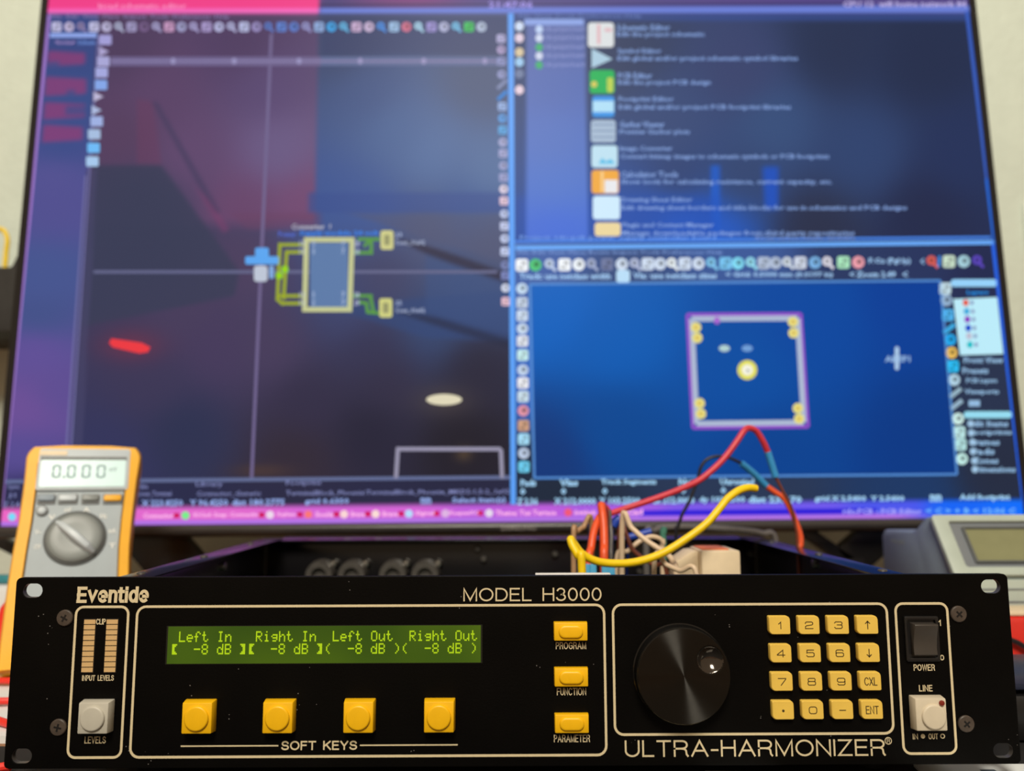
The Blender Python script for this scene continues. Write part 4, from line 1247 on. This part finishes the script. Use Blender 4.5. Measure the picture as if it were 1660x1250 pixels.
# grey cable
p = pts(px_([(690, 700), (730, 665), (790, 648), (900, 645), (1050, 652), (1200, 662), (1310, 680), (1385, 722)]), 0.26, 0.285)
wire('cable', [('jacket', 'wire_grey', [down(p[0], 0.024)] + p + [down(p[-1], 0.024)], 0.0026)], 'grey cable lying along the rear edge of the open rack unit')
# two upright red wires
for l, r, lab in (([(380, 850), (392, 760), (405, 680), (425, 620), (445, 590)], 0.0026, 'left one of two upright orange-red wires rising from blue terminals'), ([(462, 850), (463, 740), (460, 640), (452, 560), (448, 530)], 0.0028, 'right one of two upright orange-red wires rising from blue terminals')):
    p = pts(px_(l), 0.127, 0.147)
    q = p[-1]
    wire('lead_wire', [('insulation', 'wire_orange', [down(p[0], 0.030)] + p + [q + Vector((0.004, 0.014, -0.006)), q + Vector((0.006, 0.035, -0.035)), Vector((q.x + 0.006, q.y + 0.04, 0.024))], r)], lab, 'upright orange-red wires')
# cream wires
for l, Y0, Y1, r, lab in (([(560, 612), (610, 650), (680, 712), (760, 765), (815, 805), (840, 850), (850, 905)], 0.15, 0.12, 0.0019, 'cream wire running down steeply from the blue plug'),
                          ([(530, 825), (590, 775), (650, 725), (710, 698), (760, 708), (780, 735), (775, 760)], 0.16, 0.165, 0.0017, 'cream-grey wire bent into a small arch behind the yellow loop'),
                          ([(735, 820), (800, 850), (870, 880), (960, 903)], 0.12, 0.10, 0.0016, 'short cream wire lying low towards the cream block')):
    p = pts(px_(l), Y0, Y1)
    wire('lead_wire', [('insulation', 'wire_cream', [down(p[0], 0.024, 0.01)] + p + [down(p[-1], 0.024)], r)], lab, 'cream wires')
# brown and tan wires
p = pts(px_([(298, 700), (315, 672), (350, 648), (395, 632)]), 0.15, 0.165)
wire('lead_wire', [('insulation', 'wire_tan', [down(p[0], 0.024)] + p + [down(p[-1], 0.024, 0.02)], 0.0018)], 'tan wire curving over beside the start of the yellow loop')
p = pts(px_([(545, 640), (580, 680), (610, 755), (660, 805), (730, 850), (800, 890)]), 0.17, 0.14)
wire('lead_wire', [('insulation', 'wire_brown', [down(p[0], 0.024, 0.01)] + p + [down(p[-1], 0.024)], 0.0015)], 'dark brown wire sloping down behind the cream wires')
p = pts(px_([(500, 850), (500, 760), (502, 690), (498, 640), (490, 600)]), 0.155, 0.165)
wire('lead_wire', [('insulation', 'wire_grey', [down(p[0], 0.024)] + p + [down(p[-1], 0.024, 0.02)], 0.0012)], 'thin grey wire upright beside the right orange-red wire')
p = pts(px_([(785, 645), (782, 680), (780, 712)]), 0.19)
wire('lead_wire', [('insulation', 'wire_green', p + [down(p[-1], 0.024)], 0.0024)], 'short green wire stub under the grey cable')
for l, r, lab in (([(510, 640), (530, 612), (550, 600)], 0.0034, 'upper blue crimp plug in the wire bundle'), ([(595, 700), (640, 690), (715, 668)], 0.0026, 'lower blue crimp plug lying flat in the wire bundle'), ([(385, 655), (400, 640), (412, 628)], 0.003, 'left blue crimp plug beside the upright red wires')):
    p = pts(px_(l), 0.17)
    wire('crimp_plug', [('plug', 'wire_dkblue', p, r), ('stem', 'wire_dkblue', [p[0], (p[0] + down(p[0], 0.024, 0.015)) / 2 + Vector((0, 0.01, 0)), down(p[0], 0.024, 0.015)], 0.0009)], lab, 'blue crimp plugs')

# ================================================================== HAND-HELD METER (yellow holster), leaning back, left of the rack unit
TILT = math.radians(20)
top = at(140, 720, 0.237)
MTW, MTH, MTD = 0.0905, 0.0, 0.040
BASE = 0.0128
MTH = (top.z - BASE) / math.cos(TILT)
YAW = math.radians(24)
dmm = empty('multimeter', (top.x + MTH * math.sin(TILT) * math.sin(YAW), top.y - MTH * math.sin(TILT) * math.cos(YAW), BASE), (-TILT, 0, YAW), label='yellow-edged grey handheld multimeter reading 0.000, leaning left of the rack unit', cat='multimeter')
DMm = Euler(dmm.rotation_euler, 'XYZ').to_matrix()
DL = Vector(dmm.location)
DN = DMm @ Vector((0, -1, 0))

def dm(px, py, off=0.0):
    d = ray(px, py)
    o = DL + DN * off
    t = (o - CL).dot(DN) / d.dot(DN)
    l = DMm.transposed() @ (CL + d * t - DL)
    return l.x, l.z
H = MTH
# holster outline (hour-glass sided), ring with inner opening
def outline(g):
    pr = [(-0.0475, 0.0), (-0.0478, 0.02), (-0.0478, 0.06), (-0.0470, 0.085), (-0.0455, 0.11), (-0.0452, 0.14), (-0.0458, 0.16), (-0.0445, H - 0.006), (-0.041, H - 0.0015), (-0.02, H), (0.02, H), (0.041, H - 0.0015), (0.0445, H - 0.006), (0.0458, 0.16), (0.0440, 0.14), (0.0422, 0.11), (0.0415, 0.085), (0.0425, 0.06), (0.046, 0.02), (0.046, 0.0)]
    cx, cz = 0, H / 2
    return [(cx + 0.885 * (x - cx) * (1 - g / 0.040), cz + (z - cz) * (1 - g / (H / 2))) for x, z in pr][::-1]
o1, o2, o3 = outline(0.0), outline(0.0015), outline(0.0085)
n = len(o1)
mb = MB()
rings = [[(x, 0.036, z) for x, z in o2], [(x, 0.032, z) for x, z in o1], [(x, 0.004, z) for x, z in o1], [(x, 0.0, z) for x, z in o2], [(x, -0.0008, z) for x, z in o3], [(x, 0.006, z) for x, z in outline(0.0095)]]
mb.loft(rings, cap=False)
mb.add([(x, 0.036, z) for x, z in o2], [tuple(range(n))])
mb.build('holster', 'holster_yellow', dmm, angle=50)
inner = outline(0.0092)
mb = MB().loft([[(x, 0.030, z) for x, z in inner], [(x, 0.0022, z) for x, z in inner], [(x * 0.98, 0.001, H / 2 + (z - H / 2) * 0.99) for x, z in inner]])
mb.build('case', 'dmm_grey', dmm, angle=40)
def drect(name, x0, y0, x1, y1, ya, yb, m, r=0.001, parent=None, bevel=0.0004, **k):
    a = dm(x0, y1); b = dm(x1, y0)
    return MB().prism(rrect(a[0], b[0], a[1], b[1], r, 4), ya, yb).build(name, m, parent or dmm, bevel=bevel, **k)
dsp = drect('display', 57, 729, 212, 796, -0.0012, 0.002, 'dmm_light', 0.002)
drect('display_shade', 66, 742, 206, 747, -0.0017, -0.0011, 'dmm_dark', 0.0003, dsp, 0)
drect('maker_strip', 64, 732, 110, 739, -0.0017, -0.0011, 'cream_plastic', 0.0003, dsp, 0)
drect('display_window', 63, 747, 205, 791, -0.0017, -0.0011, 'dmm_lcd', 0.001, dsp, 0)
# seven-segment reading 0.000
def seg0(x0, x1, y0, y1):
    m = MB()
    a = dm(x0, y1); b = dm(x1, y0)
    w_ = 0.0013
    g = 0.0004
    xa, za, xb, zb = a[0], a[1], b[0], b[1]
    zm = (za + zb) / 2
    for bx in ((xa + w_, xb - w_, zb - w_, zb), (xa + w_, xb - w_, za, za + w_), (xa, xa + w_, zm + g, zb - w_ / 2), (xa, xa + w_, za + w_ / 2, zm - g), (xb - w_, xb, zm + g, zb - w_ / 2), (xb - w_, xb, za + w_ / 2, zm - g)):
        m.box(bx[0], bx[1], -0.00185, -0.0016, bx[2], bx[3])
    return m
for x0 in (84, 108, 132, 156):
    seg0(x0, x0 + 16, 755, 776).build('display_digit', 'dmm_digit', dsp, smooth=False)
a = dm(104, 776)
MB().lathe([(0.0009, -0.00185), (0.0009, -0.0016)], a[0], a[1] + 0.0008, 12).build('decimal_point', 'dmm_digit', dsp)
a = dm(177, 766); b = dm(190, 758)
text_mb('mV', a[0], b[0], a[1], b[1], y=-0.0019).build('unit_sign', 'dmm_digit', dsp, smooth=False)
for x0, x1, m in ((61, 89, 'instrument_blue_grey'), (95, 125, 'dmm_light'), (133, 160, 'dmm_knob'), (168, 197, 'holster_yellow')):
    drect('key_frame', x0 - 2, 801, x1 + 2, 817, -0.0002, 0.002, 'dmm_dark', 0.001, None, 0)
    drect('push_key', x0, 803, x1, 813, -0.0022, 0.002, m, 0.0015)
a = dm(68, 828)
rb = MB().lathe([(0.0042, 0.002), (0.0042, -0.0002), (0.003, -0.0003)], a[0], a[1], 24).build('round_key', 'dmm_dark', dmm)
MB().lathe([(0.0029, 0.0), (0.0029, -0.0014), (0.002, -0.002)], a[0], a[1], 24).build('round_cap', 'dmm_light', rb)
a = dm(122, 872)
MB().lathe([(0.0212, 0.002), (0.0212, 0.0002), (0.0204, -0.0003), (0.001, -0.0003)], a[0], a[1], 56).build('dial_ring', 'dmm_dark', dmm)
kn = MB().lathe([(0.0192, 0.002), (0.0192, -0.0010), (0.0182, -0.0028), (0.016, -0.0036), (0.010, -0.0034), (0.001, -0.0030)], 0, 0, 56).build('selector_knob', 'dmm_knob', dmm, angle=45, loc=(a[0], 0, a[1]))
rg = []
for t, hw, hh in ((-0.0188, 0.0014, 0.0034), (-0.013, 0.0032, 0.0085), (0.0, 0.0044, 0.0115), (0.013, 0.0036, 0.010), (0.0188, 0.0016, 0.0048)):
    c_, s_ = math.cos(math.radians(-43)), math.sin(math.radians(-43))
    rg.append([(t * c_ - s_ * w_, y_, t * s_ + c_ * w_) for w_, y_ in ((-hw, -0.002), (-hw * 0.55, -hh), (hw * 0.55, -hh), (hw, -0.002))])
MB().loft(rg).build('pointer_grip', 'dmm_light', kn, bevel=0.0008, angle=50)
for (px_a, py_a, t) in ((84, 838, 'V'), (110, 826, 'mV'), (140, 826, 'A'), (168, 836, 'Hz'), (62, 862, 'V~'), (60, 886, 'OFF'), (182, 860, 'mA'), (182, 884, 'T')):
    a = dm(px_a - 6, py_a + 4); b = dm(px_a + 6, py_a - 4)
    text_mb(t, a[0], b[0], a[1], b[1], y=0.0006, weight=0.02, res=2).build('dial_mark', 'white_print', dmm, smooth=False)
# tilt stand reaching back to the desk
inv = Matrix.LocRotScale(dmm.location, dmm.rotation_euler, None).inverted()
hp = Matrix.LocRotScale(dmm.location, dmm.rotation_euler, None) @ Vector((0, 0.037, H * 0.62))
foot = Vector((hp.x - 0.022, hp.y + 0.05, 0.0))
m = MB()
for sx in (-0.02, 0.02):
    m.tube([inv @ (hp + Vector((sx, 0, 0))), inv @ (foot + Vector((sx, 0, 0.002)))], 0.002, 8, sm=1)
m.tube([inv @ (foot + Vector((-0.02, 0, 0.002))), inv @ (foot + Vector((0.02, 0, 0.002)))], 0.002, 8, sm=1)
m.build('tilt_stand', 'holster_yellow', dmm)

# ================================================================== BENCH INSTRUMENT on the right
XL, YF = 0.327, 0.196
ins = empty('bench_instrument', (XL, YF, 0), label='grey bench instrument with an olive display, right of the rack unit', cat='instrument')
IW = 0.27
# side profile (depth, height): sloped display front, raised head, lower rear deck
prof = [(0.0, 0.0), (0.0, 0.0715), (0.0265, 0.1130), (0.036, 0.1128), (0.052, 0.1020), (0.060, 0.1000), (0.104, 0.0985), (0.110, 0.093), (0.111, 0.0)]
m = MB()
m.loft([[(x, y, z) for y, z in prof] for x in (0.0, IW)])
m.build('body', 'instrument_blue_grey', ins, bevel=0.002, angle=40)
# maker print on the left side face
tx = text_mb('PROBE', 0, 0.022, 0, 0.0035, res=2)
tx.v = [(-0.0003, 0.092 - a_, 0.088 + c_) for a_, b_, c_ in tx.v]
tx.build('side_print', 'instrument_pale', ins, smooth=False)
TI = math.atan2(0.0265, 0.0415)
HH = math.hypot(0.0265, 0.0415)
head = Matrix.Translation((0, 0.0, 0.0715)) @ Matrix.Rotation(-TI, 4, 'X')
def hd(mb, name, m, parent=ins, **k):
    mb.v = [tuple(head @ Vector(v)) for v in mb.v]
    return mb.build(name, m, parent, **k)
HW = IW
hd(ring_prism(rrect(-0.002, HW, -0.001, HH + 0.0005, 0.003, 4), rrect(0.0095, HW - 0.011, 0.006, HH - 0.0055, 0.002, 4), -0.004, 0.001), 'display_frame', 'instrument_pale', bevel=0.001)
hd(MB().box(0.008, HW - 0.010, -0.0012, 0.0005, 0.005, HH - 0.0045), 'display_surround', 'instrument_dark')
hd(ring_prism(rrect(0.0185, 0.0785, 0.0095, HH - 0.0095, 0.001, 3), rrect(0.0205, 0.0765, 0.0115, HH - 0.0115, 0.001, 3), -0.0032, -0.001), 'display_edge', 'dmm_dark', bevel=0.0004)
hd(MB().box(0.0195, 0.0775, -0.002, -0.0011, 0.0105, HH - 0.0105), 'display_window', 'olive_lcd')
fp = MB().box(0.001, IW - 0.002, -0.0025, 0.001, 0.002, 0.0695)
fp.build('front_plate', 'instrument_pale', ins, bevel=0.0008)
for i in range(5):
    z_ = 0.026 + 0.009 * i
    MB().box(0.010, IW - 0.01, -0.0030, -0.002, z_, z_ + 0.0010).build('front_groove', 'instrument_dark', ins)

# ================================================================== DESK CLUTTER
def flat(name, quad, m, th, z0, label, cat, group=None):
    zz = z0 + th
    p = [at_z(x, y, zz) if isinstance(x, (int, float)) and abs(x) > 2 else Vector((x, y, zz)) for x, y in quad]
    c = sum(p, Vector()) / len(p)
    n = len(p)
    mb = MB()
    mb.add([(q.x - c.x, q.y - c.y, 0) for q in p] + [(q.x - c.x, q.y - c.y, th) for q in p], [tuple(range(n - 1, -1, -1)), tuple(range(n, 2 * n))] + [(i, (i + 1) % n, (i + 1) % n + n, i + n) for i in range(n)])
    return mb.build(name, m, loc=(c.x, c.y, z0), smooth=False, label=label, cat=cat, group=group)
flat('paper_sheet', [(-0.46, 0.07), (-0.252, 0.064), (-0.246, 0.19), (-0.46, 0.21)], 'paper_white', 0.004, 0.0, 'white sheets of paper left of the rack unit under red test leads', 'paper')
flat('paper_sheet', [(0.262, 0.105), (0.46, 0.105), (0.47, 0.148), (0.262, 0.148)], 'paper_white', 0.006, 0.0, 'white paper pad right of the rack unit before the red case', 'paper')
flat('paper_sheet', [(0.09, -0.03), (0.125, -0.032), (0.13, 0.012), (0.094, 0.014)], 'paper_white', 0.0008, 0.0016, 'small pale slip of paper under the middle of the front panel', 'paper')
ps = flat('paper_sheet', [(0.19, -0.05), (0.36, -0.06), (0.365, 0.02), (0.2, 0.02)], 'paper_white', 0.001, 0.0016, 'printed sheet under the right front corner of the rack unit', 'paper')
for i in range(9):
    MB().box(0.012 * i - 0.05, 0.012 * i - 0.043, -0.03, 0.03 - 0.003 * (i % 3), 0.001, 0.0012).build('printed_line', 'paper_print', ps, smooth=False)
mt_ = MB().prism(rrect(-0.42, 0.42, -0.13, 0.056, 0.01, 4), -0.0015, 0.0)
mt_.v = [(x, z, -y) for x, y, z in mt_.v]
mt_.build('desk_mat', 'mat_black', label='thin black mat under the front of the rack unit', cat='mat')
# red case with black wire, navy device, right side
rc = empty('red_case', (0.345, 0.150, 0.0), label='red plastic case right of the rack unit with a black wire across it', cat='case')
rp = [at(1632, 1088, 0.150), at(1632, 1000, 0.150)]
hgt = rp[1].z
MB().box(-0.045, 0.12, 0.0, 0.03, 0.0, hgt).build('shell', 'red_box', rc, bevel=0.004)
MB().box(-0.04, 0.115, 0.002, 0.028, hgt, hgt + 0.003).build('lid', 'cream_plastic', rc, bevel=0.001)
p = [at(x, y, 0.146) for x, y in ((1600, 1030), (1645, 1040), (1668, 1052), (1700, 1058))]
MB().tube([q - Vector((0, 0, 0)) for q in [Vector((p[0].x, 0.140, 0.002))] + p + [Vector((p[-1].x + 0.02, 0.135, 0.002))]], 0.0018, 8).build('black_wire', 'wire_black', label='black wire bent across the front of the red case', cat='wire')
nv = empty('power_adapter', (0.318, 0.050, 0.0016), label='dark blue block beside the right end of the front panel', cat='adapter')
nz = at(1652, 1098, 0.05).z
MB().box(-0.055, 0.06, 0.0, 0.05, 0.0, nz * 0.72).build('lower_shell', 'black_plastic', nv, bevel=0.006)
MB().box(-0.057, 0.062, -0.001, 0.051, nz * 0.72 + 0.0008, nz).build('upper_shell', 'navy_plastic', nv, bevel=0.005)
# red test leads on the paper, left side
def lead(pts_, z, label, r=0.0022, m='wire_leadred'):
    o = Vector(pts_[0] + (z,))
    MB().tube([Vector(q + (z + 0.0015 * (i % 2),)) - o for i, q in enumerate(pts_)], r, 10).build('test_lead', m, loc=tuple(o), label=label, cat='test lead', group='red test leads on the paper')
lead([(-0.40, 0.175), (-0.33, 0.165), (-0.275, 0.170), (-0.252, 0.18)], 0.0065, 'red test lead farthest back on the white paper')
lead([(-0.42, 0.135), (-0.34, 0.118), (-0.29, 0.128), (-0.254, 0.142), (-0.248, 0.15)], 0.0065, 'red test lead bending behind the middle of the white paper')
lead([(-0.42, 0.082), (-0.33, 0.092), (-0.28, 0.074), (-0.252, 0.070)], 0.0065, 'red test lead across the middle of the white paper')
lead([(-0.43, 0.020), (-0.32, 0.024), (-0.27, 0.014), (-0.248, 0.016)], 0.0040, 'red test lead nearest the front of the white paper')
# red probe handle standing against the meter, teal pen behind
p = at(2, 985, 0.19)
pr = empty('test_probe', (p.x - 0.004, 0.19, 0.0), label='red test probe leaning at the left edge beside the yellow meter', cat='test probe')
MB().tube([(0, 0, 0.003), (0.002, 0.006, p.z * 0.5), (0.004, 0.012, p.z + 0.006)], lambda t: 0.006 if 0.1 < t < 0.9 else 0.004, 14).build('grip', 'wire_leadred', pr, angle=60)
MB().tube([(0.004, 0.012, p.z + 0.006), (0.0042, 0.0125, p.z + 0.013)], 0.0012, 8, sm=1).build('tip', 'bright_metal', pr)
p = at(0, 936, 0.30)
rk = empty('document_tray', (p.x - 0.11, 0.285, 0.0), label='white tray behind the yellow meter at the left edge', cat='tray')
MB().box(0, 0.135, 0.0, 0.055, 0.0, p.z - 0.006).build('tray_body', 'paper_white', rk, bevel=0.003)
MB().tube([(p.x - 0.09, 0.30, p.z - 0.0015), (p.x, 0.30, p.z - 0.0015), (p.x + 0.02, 0.301, p.z - 0.0015)], 0.004, 12).build('pen', 'wire_teal', label='teal pen lying on the white tray at the left edge', cat='pen')

# ================================================================== THINGS ON THE WALL SIDE
# black box on the wall behind the left monitor edge and the yellow wire loop above it
YB_ = 0.44
b0 = at(0, 432, YB_); b1 = at(60, 432, YB_); b2 = at(30, 538, YB_)
sp = empty('wall_box', (b0.x, YB_, b2.z), label='black box on the wall half hidden behind the left monitor edge', cat='box')
hh = b0.z - b2.z
c0 = at(17, 432, YB_).x - b0.x; c1 = at(34, 398, YB_)
MB().prism([(-0.16, 0), (b1.x - b0.x, 0), (b1.x - b0.x, c1.z - b2.z + 0.004), (c1.x - b0.x, c1.z - b2.z), (c0, hh), (-0.16, hh)], 0.0, WALL_Y - YB_ - 0.0005).build('cabinet', 'speaker_black', sp, bevel=0.003)
p = [at(x, y, YB_ + 0.03) for x, y in ((8, 436), (10, 410), (12, 388), (6, 374), (-6, 372), (-16, 384), (-18, 436))]
MB().tube(p, 0.0026, 10).build('wire_loop', 'wire_yellow', label='yellow wire loop on top of the black box at the left wall', cat='wire')
p = at(1656, 330, WALL_Y); q = at(1656, 412, WALL_Y)
pl = MB().box(0, 0.075, -0.006, -0.0002, 0, p.z - q.z).build('wall_plate', 'plate_white', loc=(p.x, WALL_Y, q.z), bevel=0.002, label='white wall plate at the right edge of the wall', cat='wall plate')
